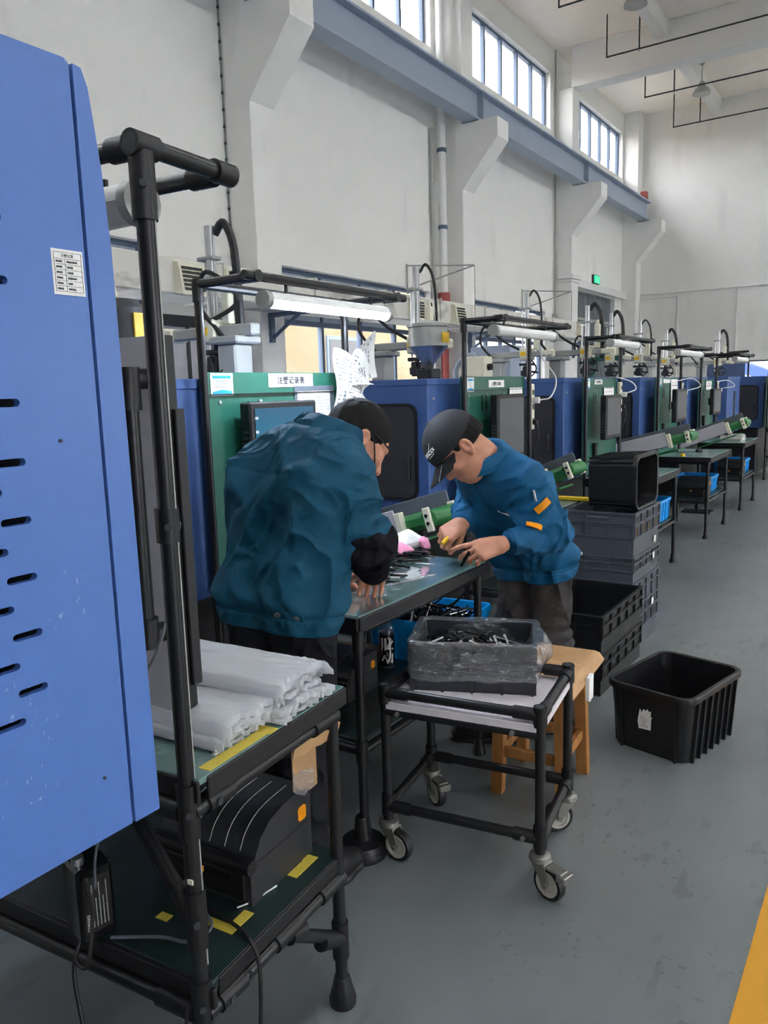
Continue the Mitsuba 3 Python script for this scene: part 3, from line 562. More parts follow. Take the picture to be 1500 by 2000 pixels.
# heavy round foot under the near leg of the working bench
single('round_base', lathe([(.074, 0), (.077, .02), (.066, .045), (.03, .055), (.022, .12), (.018, .125)], (-1.330, 1.805, 0), 26), 'm_joint', 'black speckled round base around the near leg of the working bench', 'base')
def lamp(x, y0, y1, z, label, on=False, hang=.05, axis='y', r=.027):
    k = thing('tube_lamp', label, 'lamp')
    a = np.linspace(0, math.pi, 9); q = [(r * math.cos(t), r * math.sin(t)) for t in a]
    top = prism(q, y1 - y0); low = prism([(r * .93 * math.cos(t), -r * .93 * math.sin(t)) for t in a], y1 - y0 - .02)
    R = np.array([[1, 0, 0], [0, 0, 1], [0, 1, 0]]); 
    if axis == 'y': put = lambda m, s=0: X(m, R, (x, y0 + s, z))
    else: put = lambda m, s=0: X(m, RZ(math.pi / 2) @ R, (y1 - s, x, z))
    part(k, 'housing', put(top), 'm_white', 40)
    part(k, 'tube', put(low, .01), 'm_white', 40, **({'emitter': {'type': 'area', 'radiance': {'type': 'rgb', 'value': [17, 19.5, 23.5]}}} if on else {}))
    for e in (0, y1 - y0): part(k, 'end_cap', put(T((0, 0, e - .012), (0, 0, e + .010), r * 1.08, n=16)), 'm_gear')
    for f in (.15, .85):
        h = T((0, r * .9, (y1 - y0) * f), (0, hang, (y1 - y0) * f), .006, n=6); part(k, 'hook', put(h), 'm_joint')
    return k
lamp(-1.68, 1.87, 2.55, 1.712, 'lit white tube lamp hung over the working bench', True, .062)
lamp(-1.71, 3.55, 4.32, 1.70, 'unlit tube lamp over the bench behind the man in the cap')
lamp(-1.70, 5.32, 5.95, 1.70, 'unlit tube lamp over the bench behind the crate stack')
lamp(-1.66, 7.0, 7.9, 1.675, 'unlit tube lamp over the bench with the mouse')
lamp(-1.55, 9.0, 9.7, 1.65, 'unlit tube lamp over the farthest complete bench')
UVQ = np.array([[0, 0], [1, 0], [1, 1], [0, 1.0]])
# monitors on arms in front of the boards
def monitor(x, y0, y1, z0, z1, label, on=False, depth=.045):
    k = thing('monitor', label, 'monitor')
    part(k, 'housing', B(x - depth, x, y0, y1, z0, z1, .006), 'm_black', False)
    d = .022 if y1 - y0 > .3 else .018
    a_, b_, c_, e_ = y0 + d, y1 - d, z0 + d * 1.4, z1 - d; uv = UVQ
    m = (np.array([[x + .002, a_, c_], [x + .002, b_, c_], [x + .002, b_, e_], [x + .002, a_, e_]]), np.array([[0, 1, 2], [0, 2, 3]]))
    if on: part(k, 'screen', m, 'm_screen', False, 'lit screen with a green window', uv=uv, emitter={'type': 'area', 'radiance': mikit.proc(f_screen)})
    else: part(k, 'screen', m, 'm_darkscreen', False)
    part(k, 'arm', B(x - depth - .05, x - depth, (y0 + y1) / 2 - .03, (y0 + y1) / 2 + .03, (z0 + z1) / 2 - .04, (z0 + z1) / 2 + .04, .005), 'm_black', False)
    for i in range(8): part(k, 'vent_slit', B(x - depth * .8, x - depth * .2, y0 - .001, y0 + .001, z0 + .05 + i * .02, z0 + .06 + i * .02), 'm_darkgrey', False)
    return k
mat('m_darkscreen', C(72, 72, 76), 0.3, 0.5); scene['m_screen'] = {'type': 'diffuse', 'reflectance': {'type': 'rgb', 'value': [.03, .03, .03]}}
monitor(-1.85, 1.955, 2.315, 1.10, 1.397, 'black monitor with a lit screen behind the bent man', True, .05)
monitor(-1.85, 3.88, 4.24, 1.02, 1.385, 'dark monitor behind the head of the man in the cap')
monitor(-1.83, 5.66, 6.02, 1.02, 1.345, 'dark monitor on the green board behind the black tote')
monitor(-1.80, 7.62, 8.02, 1.05, 1.36, 'dark monitor on the green board over the bench with the mouse')
monitor(-1.82, 9.40, 9.80, 1.05, 1.34, 'dark monitor on the farthest complete green board')
# papers, signs and stickers on the boards
def sheet(name, x, y0, y1, z0, z1, label, cat, b='m_paper', lines=0, group=None, chars=None, cs=.03, t=.0015):
    k = thing(name, label, cat, group); part(k, 'sheet', B(x, x + t, y0, y1, z0, z1), b, False)
    if lines:
        g = []
        for i in range(lines):
            z = z1 - (z1 - z0) * (.1 + .85 * i / lines); y = y0 + .1 * (y1 - y0)
            while y < y1 - .12 * (y1 - y0):
                L = rng.uniform(.006, .03); g.append(B(x + t, x + t + .0004, y, min(y + L, y1 - .01), z - .0022, z)); y += L + .006
        part(k, 'print', J(*g), 'm_inkgrey', False)
    if chars: 
        m = words(chars, cs, 1.15, 1.12, depth=.0008); W = len(chars) * cs * 1.12
        part(k, 'lettering', X(m, LR, (x + t, (y0 + y1) / 2 - W / 2, (z0 + z1) / 2 - cs / 2)), 'm_ink', False)
    return k
xb1 = -1.932
for (x, y0, y1, zt, la) in ((xb1, 1.86, 1.965, 1.497, 'over the lit monitor'), (-1.952, 3.72, 3.80, 1.48, 'behind the man in the cap'), (-1.962, 5.60, 5.68, 1.468, 'behind the crate stack'), (-1.952, 7.56, 7.66, 1.465, 'over the bench with the mouse')):
    k = sheet('info_sticker', x, y0, y1, zt - .075, zt, f'white and blue info sticker on the green board {la}', 'sticker')
    part(k, 'top_band', B(x + .0015, x + .002, y0 + .01, y1 - .01, zt - .018, zt - .008), 'm_cyan', False)
    part(k, 'wave', prism([(y0 + .008, zt - .07), (y1 - .008, zt - .07), (y1 - .008, zt - .06), ((y0 + y1) / 2, zt - .055), (y0 + .008, zt - .062)], .0006, YZ, (x + .0015, 0, 0)), 'm_cyan', False)
    part(k, 'print', J(*[B(x + .0015, x + .0019, y0 + .02, y1 - .03, zt - .028 - i * .009, zt - .026 - i * .009) for i in range(3)]), 'm_inkgrey', False)
names5 = ['zhu', 'su', 'ji', 'lu', 'biao']
sheet('board_sign', xb1, 2.145, 2.40, 1.447, 1.497, 'white sign with black characters on the green board above the lit monitor', 'sign', chars=names5, cs=.028)
sheet('board_sign', -1.952, 3.98, 4.18, 1.425, 1.465, 'white sign with black characters on the green board behind the man in the cap', 'sign', chars=names5, cs=.02)
sheet('board_sign', -1.962, 5.78, 5.96, 1.425, 1.462, 'white sign with black characters on the green board behind the crates', 'sign', chars=names5, cs=.018)
sheet('board_sign', -1.952, 7.72, 7.98, 1.42, 1.458, 'white sign on the green board above the bench with the mouse', 'sign', lines=2)
sheet('record_sheet', xb1 + .004, 2.30, 2.50, 1.20, 1.43, 'white record sheet on a clipboard beside the lit monitor', 'paper', lines=16)
k = single('clipboard', B(xb1, xb1 + .004, 2.285, 2.53, 1.18, 1.45, .002), 'm_midgrey', 'grey clipboard holding the record sheet beside the lit monitor', 'clipboard', False)
sheet('record_sheet', -1.945, 4.24, 4.42, 1.06, 1.42, 'long white record sheet right of the dark monitor', 'paper', lines=14)
sheet('record_sheet', -1.95, 4.20, 4.30, 1.00, 1.37, 'narrow white sheet tucked beside the dark monitor', 'paper')
sheet('record_sheet', -1.955, 5.98, 6.22, 1.06, 1.40, 'white record sheet right of the monitor behind the black tote', 'paper', lines=8)
sheet('record_sheet', -1.945, 7.98, 8.24, 1.15, 1.455, 'white record sheet on the board above the bench with the mouse', 'paper', lines=8)
sheet('record_sheet', -1.955, 9.62, 9.92, 1.33, 1.43, 'white notes on the farthest complete green board', 'paper', lines=4)
# bunch of curled papers hanging over the board's corner
k = thing('paper_bunch', 'bunch of curled printed papers hanging from the top corner of the board', 'papers')
for i, (ya, za, yb, zb, bend) in enumerate(((2.47, 1.345, 2.62, 1.60, .05), (2.51, 1.36, 2.72, 1.62, .07), (2.55, 1.45, 2.79, 1.61, .09))):
    u, v = np.meshgrid(np.linspace(0, 1, 13), np.linspace(0, 1, 17), indexing='ij'); w = .16
    y = ya + u * w + (v ** 1.6) * (.05 + .03 * i) ; z = za + v * (.235 - .02 * i) - (u ** 2) * v * .09 * (1 + i * .4) + (1 - u) * v * .02
    x = -1.895 + .012 * i + bend * np.sin(u * 2.6 + i) * v * .6 + .02 * np.sin(v * 5 + i)
    Pn = np.stack([x, y, z], -1); nn = 13 * 17; I, Jx = np.meshgrid(np.arange(12), np.arange(16), indexing='ij'); q = np.stack([I * 17 + Jx, (I + 1) * 17 + Jx, (I + 1) * 17 + Jx + 1, I * 17 + Jx + 1], -1).reshape(-1, 4)
    s = part(k, 'paper', (Pn.reshape(-1, 3), q), 'm_paper', True)
    g = []
    for a in range(1, 15):
        for b in range(1, 12):
            if rng.random() < .62:
                c0, c1 = Pn[b, a], Pn[min(b + 1, 12), a]; e = (Pn[b, a + 1] - c0) * .38; off = np.array([.0012, 0, 0]); d = (c1 - c0) * rng.uniform(.4, .95)
                g.append((np.array([c0, c0 + d, c0 + d + e, c0 + e]) + off, np.array([[0, 1, 2, 3]])))
    part(s, 'print', J(*g), 'm_inkgrey', False)
# sockets at the right edge of the boards, with leads
def sockets(x, y, z0, z1, label, lead=None, b='m_cream', n=3):
    k = thing('socket_strip', label, 'socket strip'); part(k, 'body', B(x, x + .03, y - .025, y + .025, z0, z1, .006), b, False)
    for i in range(n):
        z = z0 + (z1 - z0) * (i + .6) / (n + .2); part(k, 'outlet', B(x + .03, x + .032, y - .012, y + .012, z - .015, z + .015), 'm_darkgrey', False)
    if lead: part(k, 'plug', B(x + .03, x + .07, y - .015, y + .02, z1 - .12, z1 - .08, .005), 'm_white', False); part(k, 'lead', P(lead, .0045, 6), 'm_white')
    part(k, 'black_plug', B(x + .03, x + .06, y - .015, y + .015, z0 + .03, z0 + .06, .005), 'm_black', False); part(k, 'black_lead', P([(x + .05, y, z0 + .05), (x + .07, y - .01, z0 - .03), (x + .03, y - .03, z0 - .2), (x + .02, y - .05, .78)], .004, 6), 'm_black')
    return k
sockets(-1.93, 2.60, 1.30, 1.46, 'white socket strip at the edge of the board behind the bent man', n=2)
sockets(-1.95, 4.53, 1.16, 1.44, 'white socket strip with a looping white lead behind the man in the cap', [(-1.885, 4.55, 1.34), (-1.84, 4.62, 1.36), (-1.86, 4.75, 1.47), (-1.9, 4.62, 1.60), (-1.80, 4.33, 1.68)])
sockets(-1.955, 6.33, 1.20, 1.44, 'white socket strip behind the black tote', [(-1.89, 6.35, 1.35), (-1.86, 6.5, 1.38), (-1.9, 6.5, 1.44), (-1.93, 6.2, 1.48)])
sockets(-1.945, 8.36, 1.17, 1.42, 'white socket strip over the bench with the mouse', [(-1.88, 8.4, 1.34), (-1.8, 8.6, 1.38), (-1.86, 8.5, 1.46), (-1.93, 8.2, 1.44)])
sockets(-1.95, 10.17, 1.22, 1.42, 'white socket strip on the farthest complete green board', [(-1.88, 10.2, 1.34), (-1.8, 10.5, 1.36), (-1.86, 10.4, 1.43), (-1.93, 10.1, 1.42)])
for (y, z, la) in ((5.76, .93, 'behind the crates'), (7.72, .98, 'below the monitor over the bench with the mouse'), (9.52, .98, 'below the farthest monitor')):
    k = thing('black_socket', f'small black socket with dangling lead {la}', 'socket'); part(k, 'body', B(-1.96, -1.93, y - .02, y + .02, z - .06, z + .06, .006), 'm_black', False)
    part(k, 'lead', P([(-1.94, y, z - .06), (-1.93, y + .03, z - .12), (-1.94, y - .04, .79)], .004, 6), 'm_black')

# ------------------------------------------------------------------ nearest bench (turned a few degrees)
A0 = math.radians(5.0); W0 = RZ(A0); O0 = np.array([-.965, .845, 0])      # local x = along the bench to the right (negative = away), y = depth
def L0(m): return X(m, W0, O0)
def p0(x, y, z): return (W0 @ np.array([x, y, z]) + O0)
def t0(a, b, r=PR, n=14): return T(p0(*a), p0(*b), r, n=n)
k = thing('workbench', 'black pipe workbench nearest the camera with two shelves', 'workbench')
ZT0, ZS0, W_, D_ = .775, .375, .78, .475
part(k, 'table_top', L0(B(-W_, 0, 0, D_, ZT0 - .012, ZT0, .003)), 'm_top', False)
part(k, 'edge_trim', L0(J(B(-.004, .004, .02, D_, ZT0 - .042, ZT0 - .002, .002), B(-W_, 0, -.004, .004, ZT0 - .042, ZT0 - .002, .002))), 'm_black', False)
part(k, 'shelf', L0(B(-W_, -.015, .01, D_ - .01, ZS0 - .02, ZS0, .003)), 'm_shelf', False)
part(k, 'shelf_trim', L0(J(B(-.02, -.012, .03, D_ - .03, ZS0 - .035, ZS0 - .001, .002), B(-W_, 0, .0, .012, ZS0 - .04, ZS0 - .001, .002))), 'm_black', False)
POLE = (-.028, .0); LEG = (-.02, D_ - .03)
pk = part(k, 'pole', t0((POLE[0], POLE[1], .05), (POLE[0], POLE[1], 1.80), n=18), 'm_pipe'); part(pk, 'foot', L0(lathe([(.027, 0), (.027, .012), (.019, .04), (.0145, .06)], (POLE[0], POLE[1], 0), 16)), 'm_joint')
part(pk, 'slot_strip', L0(B(POLE[0] + .0125, POLE[0] + .0155, POLE[1] + .004, POLE[1] + .0065, .42, 1.72)), 'm_gear', False)
for z, h in ((.22, .10), (.345, .09), (.51, .11), (.715, .10), (1.215, .055), (1.74, .10)):
    j = part(k, 'joint', L0(T((POLE[0], POLE[1], z - h / 2), (POLE[0], POLE[1], z + h / 2), .0195, n=16)), 'm_joint')
    part(j, 'bolt', L0(T((POLE[0] + .014, POLE[1] - .014, z), (POLE[0] + .018, POLE[1] - .018, z), .006, n=8)), 'm_darkgrey')
part(k, 'paint_chip', L0(B(POLE[0] + .001, POLE[0] + .012, POLE[1] - .0165, POLE[1] - .013, .585, .594)), 'm_cream', False)
lk = part(k, 'leg', t0((LEG[0], LEG[1], .05), (LEG[0], LEG[1], ZT0 - .03)), 'm_pipe'); part(lk, 'foot', L0(lathe([(.031, 0), (.032, .015), (.024, .045), (.018, .07), (.0145, .072)], (LEG[0], LEG[1], 0), 16)), 'm_joint')
for q in ((-W_ + .03, .02), (-W_ + .03, D_ - .03)):
    b = part(k, 'leg', t0((q[0], q[1], .05), (q[0], q[1], ZT0 - .03)), 'm_pipe'); part(b, 'foot', L0(lathe([(.031, 0), (.024, .045), (.0145, .072)], (q[0], q[1], 0), 14)), 'm_joint')
for z in (ZT0 - .062, ZS0 - .055):
    part(k, 'side_pipe', t0((-.02, .0, z), (-.02, D_ - .03, z)), 'm_pipe'); part(k, 'front_pipe', t0((-W_ + .03, -.002, z), (-.03, -.002, z)), 'm_pipe')
    for a, b in (((-.02, .03, z), (-.02, .10, z)), ((-.02, D_ - .11, z), (-.02, D_ - .02, z)), ((-.13, -.002, z), (-.04, -.002, z))):
        j = part(k, 'joint', t0(a, b, .019), 'm_joint')
    part(k, 'bolt', t0((-.004, .05, z), (.002, .05, z), .007, 8), 'm_darkgrey')
part(k, 'joint', t0((-.02, .2, ZS0 - .055), (-.02, .28, ZS0 - .055), .019), 'm_joint')
part(k, 'brace', t0((-.02, .24, ZS0 - .06), (-.02, LEG[1], .17)), 'm_pipe'); part(k, 'joint', t0((-.02, .30, .29), (-.02, .25, ZS0 - .07), .019), 'm_joint')
part(k, 'joint', t0((LEG[0], LEG[1], .12), (LEG[0], LEG[1], .21), .0195), 'm_joint'); part(k, 'joint', t0((-.02, LEG[1] - .08, .21), (-.02, LEG[1], .17), .019), 'm_joint')
part(k, 'brace', t0((POLE[0], POLE[1], .50), (-.28, .04, ZT0 - .04), .0150), 'm_pipe'); part(k, 'joint', t0((POLE[0] - .0, POLE[1], .50), (-.075, .008, .555), .0200), 'm_joint')
# top frame
zt = 1.80
for a, b in (((POLE[0], -.0, zt), (POLE[0], .20, zt)), ((POLE[0], 0, zt), (-.62, 0, zt)), ((POLE[0], .19, zt), (-.62, .19, zt))): part(k, 'top_pipe', t0(a, b), 'm_pipe')
for a, b in (((POLE[0], -.022, zt), (POLE[0], .03, zt)), ((POLE[0], .165, zt), (POLE[0], .212, zt)), ((POLE[0] - .015, 0, zt), (POLE[0] - .06, 0, zt)), ((POLE[0] - .02, .19, zt), (POLE[0] - .07, .19, zt))): part(k, 'joint', t0(a, b, .0195), 'm_joint')
part(k, 'pipe_hole', L0(T((POLE[0], -.0225, zt), (POLE[0], -.0215, zt), .0135, n=16)), 'm_darkgrey')
k2 = lamp(.925, -1.66, -1.105, 1.748, 'unlit grey tube lamp under the top frame of the nearest bench', axis='x', hang=.05, r=.036)
# grey panel with a black pipe handle standing on the nearest bench
k = thing('partition_board', 'grey upright board with black edge and pipe handle on the nearest bench', 'board')
part(k, 'sheet', B(-1.55, -1.108, .945, .957, .778, 1.53, .001), 'm_panelgrey', False); part(k, 'edge', B(-1.107, -1.100, .953, .975, .778, 1.53), 'm_black', False); part(k, 'frame', B(-1.55, -1.107, .957, .975, .778, 1.53), 'm_black', False)
part(k, 'bracket', B(-1.100, -1.092, .962, .985, .88, 1.40, .002), 'm_black', False); part(k, 'foot_strip', B(-1.55, -1.105, .93, .945, .778, .80), 'm_black', False)
h = part(k, 'handle', T((-1.145, .905, 1.02), (-1.145, .905, 1.40), .0162), 'm_pipe')
for z0, z1 in ((1.40, 1.475), (.965, 1.02)): part(h, 'joint', T((-1.145, .905, z0), (-1.145, .905, z1), .0225), 'm_joint')
for z in (1.455, .985): part(h, 'stem', T((-1.145, .905, z), (-1.145, .946, z), .0185), 'm_joint')
part(h, 'side_joint', T((-1.19, .905, 1.455), (-1.145, .905, 1.455), .018), 'm_joint')
single('grey_lead', P([(-1.07, .935, 1.20), (-1.055, .90, 1.10), (-1.065, .87, 1.0), (-1.10, .86, .94), (-1.16, .87, .90)], .0028, 7), 'm_inkgrey', 'thin grey lead hanging beside the near pole', 'cable')
# tape on the benches
def tape(x0, x1, y0, y1, z, loc, group=None, extra=None):
    m = B(x0, x1, y0, y1, z, z + .0012)
    if extra: m = J(m, B(*extra, z, z + .0013))
    return single('tape_strip', L0(m), 'm_tape', loc, 'tape', False)
tape(-.032, -.006, .035, .215, ZT0, 'long yellow tape strip along the front edge of the nearest bench', extra=(-.085, .0, .20, .228))
tape(-.135, -.055, .395, .42, ZS0, 'yellow tape corner right of the label printer on the lower shelf', extra=(-.08, -.055, .335, .42))
tape(-.165, -.09, .13, .152, ZS0, 'yellow tape corner crossed by a black lead on the lower shelf', extra=(-.09, -.066, .13, .20))
single('tape_scrap', L0(B(-.24, -.21, .10, .12, ZS0, ZS0 + .0012)), 'm_tape', 'small yellow tape scrap behind the near pole on the lower shelf', 'tape', False)
single('paper_scrap', L0(B(-.145, -.12, .425, .45, ZS0, ZS0 + .0012)), 'm_paper', 'small white label stuck by the printer', 'label', False)
single('paper_scrap', L0(B(-.045, -.037, .085, .095, ZT0, ZT0 + .003)), 'm_paper', 'tiny white scrap beside the long yellow tape', 'scrap', False)
single('cable_tie', L0(P([(-.105, .195, ZS0 + .004), (-.09, .225, ZS0 + .004), (-.075, .29, ZS0 + .004)], .002, 6)), 'm_bagwhite', 'white cable tie lying in front of the printer', 'cable tie')
# label printer (near) and its copies under the other benches
def printer(x0, y0, z, s, label, w=.26, R=None):
    k = thing('label_printer', label, 'printer'); pr_ = [(0, 0), (0, .072), (.012, .085), (.02, .105), (.04, .135), (.075, .158), (.12, .168), (.215, .172), (.225, .165), (.225, 0)]
    put = lambda m: X(m, (RZ(R or 0) * s), (x0, y0, z))
    part(k, 'body', put(prism(pr_, w, YZ, (-w, 0, 0))), 'm_printer', 25)
    part(k, 'roller', put(T((-w - .002, .002, .088), (.004, .002, .088), .016, n=16)), 'm_black'); part(k, 'front_panel', put(B(-w + .012, -.014, -.006, .004, .01, .07, .003)), 'm_black', False)
    part(k, 'slot', put(B(-w + .03, -.05, -.009, -.005, .052, .062)), 'm_blackgloss', False); part(k, 'latch', put(B(-.135, -.12, -.0105, -.006, .050, .064, .002)), 'm_orange', False)
    part(k, 'badge', put(X(prism(rrect(.03, .034, .008), .002, YZ), None, (0, .19, .115))), 'm_orange', False, 'orange badge')
    part(k, 'seam', put(B(-.001, .0008, .03, .222, .0855, .0875)), 'm_black', False)
    for i in range(5):
        xx = -.04 - i * .042; part(k, 'groove', put(P([(xx, .018, .106), (xx, .038, .1365), (xx, .074, .1595), (xx, .12, .1695), (xx, .19, .1725)], .0009, 4, 3)), 'm_gear' if R else 'm_darkgrey')
    return k
pk = printer(*p0(-.082, .215, 0)[:2], ZS0, .985, 'black label printer with orange badge on the lower shelf of the nearest bench', .27, A0)
k = thing('power_adapter', 'black power adapter with white printed label below the blue cover', 'adapter')
aR = RZ(math.radians(-14)); ap = lambda m: X(m, aR, (-1.285, .832, ZS0))
part(k, 'body', ap(B(-.045, .03, -.035, .035, 0, .155, .006)), 'm_blackgloss', False); part(k, 'label', ap(B(.030, .0312, -.026, .028, .02, .135)), 'm_black', False)
g = [B(.0312, .0318, -.022 , -.016, .026 + i * .006, .026 + i * .006 + .0042) for i in range(6)] + [B(.0312, .0318, -.010 + j * .007, -.010 + j * .007 + .0018, .03, .12 - (j % 2) * .03) for j in range(5)]
part(k, 'print', ap(J(*g)), 'm_gear', False); part(k, 'inlet', ap(T((.0, -.02, .155), (.0, -.02, .17), .012)), 'm_chrome')
part(k, 'lead', P([(-1.28, .80, .385), (-1.265, .775, .36), (-1.22, .77, .37), (-1.235, .80, .46), (-1.25, .80, .52)], .004, 7), 'm_black')
def cab(pts, r, la, b='m_black'): return single('power_cable', P(pts, r, 7), b, la, 'cable')
cab([(-1.285, .80, .372), (-1.26, .765, .34), (-1.215, .745, .26), (-1.20, .74, .17), (-1.24, .72, .10), (-1.19, .70, .02), (-1.16, .64, .006), (-1.15, .5, .006)], .004, 'black cable hanging from the adapter down to the floor')
cab([tuple(p0(-.20, .20, ZS0 + .03)), tuple(p0(-.19, .17, ZS0 + .008)), tuple(p0(-.14, .155, ZS0 + .012)), tuple(p0(-.085, .15, ZS0 + .008)), tuple(p0(-.02, .13, ZS0 + .004)), tuple(p0(.008, .12, ZS0 - .05)), tuple(p0(.012, .10, .16)), tuple(p0(.03, .06, .05)), tuple(p0(.06, .0, .006)), tuple(p0(.10, -.2, .006))], .004, 'black printer cable hanging over the shelf edge to the floor')
cab([(-1.23, .83, .385), (-1.15, .885, .382), (-1.10, .90, .382), (-1.08, .93, .382), (-1.10, .97, .382), (-1.2, 1.0, .382)], .0035, 'grey looping cable on the lower shelf behind the near pole', 'm_midgrey')
cab([(-1.235, .81, .50), (-1.21, .80, .58), (-1.20, .82, .66), (-1.22, .86, .76)], .0025, 'thin lead rising from the adapter', 'm_midgrey')
cab([tuple(p0(-.045, -.018, .35)), tuple(p0(-.05, -.03, .25)), tuple(p0(-.04, -.04, .1)), tuple(p0(-.05, -.06, .006)), tuple(p0(-.06, -.3, .006))], .003, 'black lead running down beside the near pole')
# torn cardboard wedged under the bench top, beside the bent man's leg
def ragged(n, w, h, s): return np.vstack([np.stack([np.linspace(0, w, n), rng.normal(0, s, n)], 1), np.stack([np.linspace(w, 0, n), h + rng.normal(0, s, n)], 1)])
k = thing('cardboard_scrap', 'torn brown cardboard with clear tape under the right end of the nearest bench', 'cardboard')
part(k, 'flap', X(prism(ragged(9, .15, .035, .004), .004, XZ), RZ(math.radians(88)) @ RX(.3), (-1.035, 1.16, .66)), 'm_card', False)
part(k, 'flap', X(prism(ragged(7, .06, .10, .005), .004, XZ), RZ(math.radians(70)), (-1.07, 1.20, .56)), 'm_card', False)
part(k, 'strip', X(prism(ragged(6, .018, .19, .001), .004, XZ), RZ(math.radians(88)), (-1.115, 1.28, .378)), 'm_card', False); part(k, 'clear_tape', X(prism(ragged(7, .055, .05, .004), .001, XZ), RZ(math.radians(70)), (-1.066, 1.196, .555)), 'm_film', False)
# stack of clear plastic bags on the nearest bench
def bag_pile(n, u0, u1, v0, v1, z0, th, label, seed, rot=0, ctr=(0, 0), fold=.03):
    k = thing('plastic_bags', label, 'plastic bags'); R = np.random.default_rng(seed)
    for i in range(n):
        nu, nv = 60, 44; u, v = np.meshgrid(np.linspace(0, 1, nu), np.linspace(0, 1, nv), indexing='ij'); s = R.uniform(-.012, .012, 4)
        x = u0 + s[0] + (u1 + s[1] - u0) * u; y = v0 + s[2] + (v1 + s[3] - v0) * v
        e = np.exp(-((1 - u) / .09) ** 2)
        base = z0 + th * (i + .5) / n
        dz = .006 * np.sin(v * 9 + i * 1.3 + u * 2) * (1 - .4 * e) + .007 * (meshkit.fbm(np.stack([x * 9, y * 150, np.full_like(x, i * 3.7)], -1), 3, seed) - .5) * (1 + .6 * e) + .014 * e * (meshkit.fbm(np.stack([x * 90, y * 70, np.full_like(x, i * 2.7)], -1), 3, seed + 2) - .5) - (abs(v - .5) * 2) ** 6 * th * .30 * (i + 1) / n
        x = x + .014 * e * (meshkit.fbm(np.stack([y * 90, y * 9 + i, u * 5], -1), 2, seed + 5) - .5) * 2
        top = base + dz + th * .25 / n; bot = np.maximum(top - th * .8 / n, z0 + .0005); top = np.maximum(top, bot + .001)
        if rot: c_, s_ = math.cos(rot), math.sin(rot); x, y = ctr[0] + (x - ctr[0]) * c_ - (y - ctr[1]) * s_, ctr[1] + (x - ctr[0]) * s_ + (y - ctr[1]) * c_
        # closed slab: top grid + bottom grid + rim
        V = np.concatenate([np.stack([x, y, top], -1).reshape(-1, 3), np.stack([x, y, bot], -1).reshape(-1, 3)]); N_ = nu * nv; g = np.arange(N_).reshape(nu, nv)
        q = np.stack([g[:-1, :-1], g[1:, :-1], g[1:, 1:], g[:-1, 1:]], -1).reshape(-1, 4); rim = np.concatenate([g[:, 0], g[-1, 1:], g[-2::-1, -1], g[0, -2:0:-1]]); r2 = np.roll(rim, -1)
        side = np.stack([rim, rim + N_, r2 + N_, r2], 1)
        part(k, 'bag', L0((V, np.vstack([q, q[:, ::-1] + N_, side]))), 'm_bag', 50)
    return k
scene['m_bag'] = {'type': 'principledthin', 'base_color': {'type': 'rgb', 'value': [.88, .90, .93]}, 'roughness': .14, 'spec_trans': 0.30, 'diff_trans': 0.7, 'eta': 1.5}
bag_pile(4, -.56, -.020, .095, .265, ZT0, .060, 'lower pile of clear plastic bags at the front of the nearest bench', 3, rot=-.03, ctr=(-.3, .18))
bag_pile(6, -.60, -.006, .235, .425, ZT0 + .004, .088, 'upper pile of clear plastic bags lying behind the front pile', 8, rot=.02, ctr=(-.3, .3))

# ------------------------------------------------------------------ trolley with the film lined crate
k = thing('trolley', 'black pipe trolley on four castors carrying the film lined crate', 'trolley')
TA = math.radians(8.5); TC = np.array([-1.045, 2.045, 0]); TR = RZ(TA); tw, td = .235, .178
tp = lambda m: X(m, TR, TC); ct = {(sx, sy): (sx * tw, sy * td) for sx in (-1, 1) for sy in (-1, 1)}
for (sx, sy), (x, y) in ct.items():
    g = part(k, 'post', tp(T((x, y, .125), (x, y, .553), PR, n=16)), 'm_pipe')
    for z0, z1 in ((.50, .557), (.14, .205)): part(k, 'joint', tp(T((x, y, z0), (x, y, z1), .0195, n=16)), 'm_joint'); part(g, 'cap', tp(T((x, y, .557), (x, y, .5575), .013, n=14)), 'm_darkgrey')
for z in (.532, .168):
    for s in (-1, 1):
        part(k, 'rail', tp(T((-tw, s * td, z), (tw, s * td, z), PR, n=14)), 'm_pipe'); part(k, 'rail', tp(T((s * tw, -td, z), (s * tw, td, z), PR, n=14)), 'm_pipe')
        for e in (-1, 1): part(k, 'joint', tp(J(T((e * tw, s * td, z), (e * (tw - .075), s * td, z), .0185, n=14), T((e * tw, s * td, z), (e * tw, s * (td - .06), z), .0185, n=14))), 'm_joint')
for x, z in ((-.19, .475), (.16, .475), (.19, .168)): part(k, 'bolt', tp(T((x, -td - .014, z), (x, -td - .022, z), .007, n=10)), 'm_castor')
part(k, 'board', tp(B(-tw - .004, tw + .008, -td - .012, td + .012, .483, .507, .002)), 'm_boardwhite', False, 'white laminated board'); part(k, 'lower_rail', tp(T((-tw, -td, .475), (tw, -td, .475), PR, n=14)), 'm_pipe')
mat('m_hub', C(176, 172, 164), .5, .4)
mat('m_boardwhite', C(214, 208, 214), .5, .4)
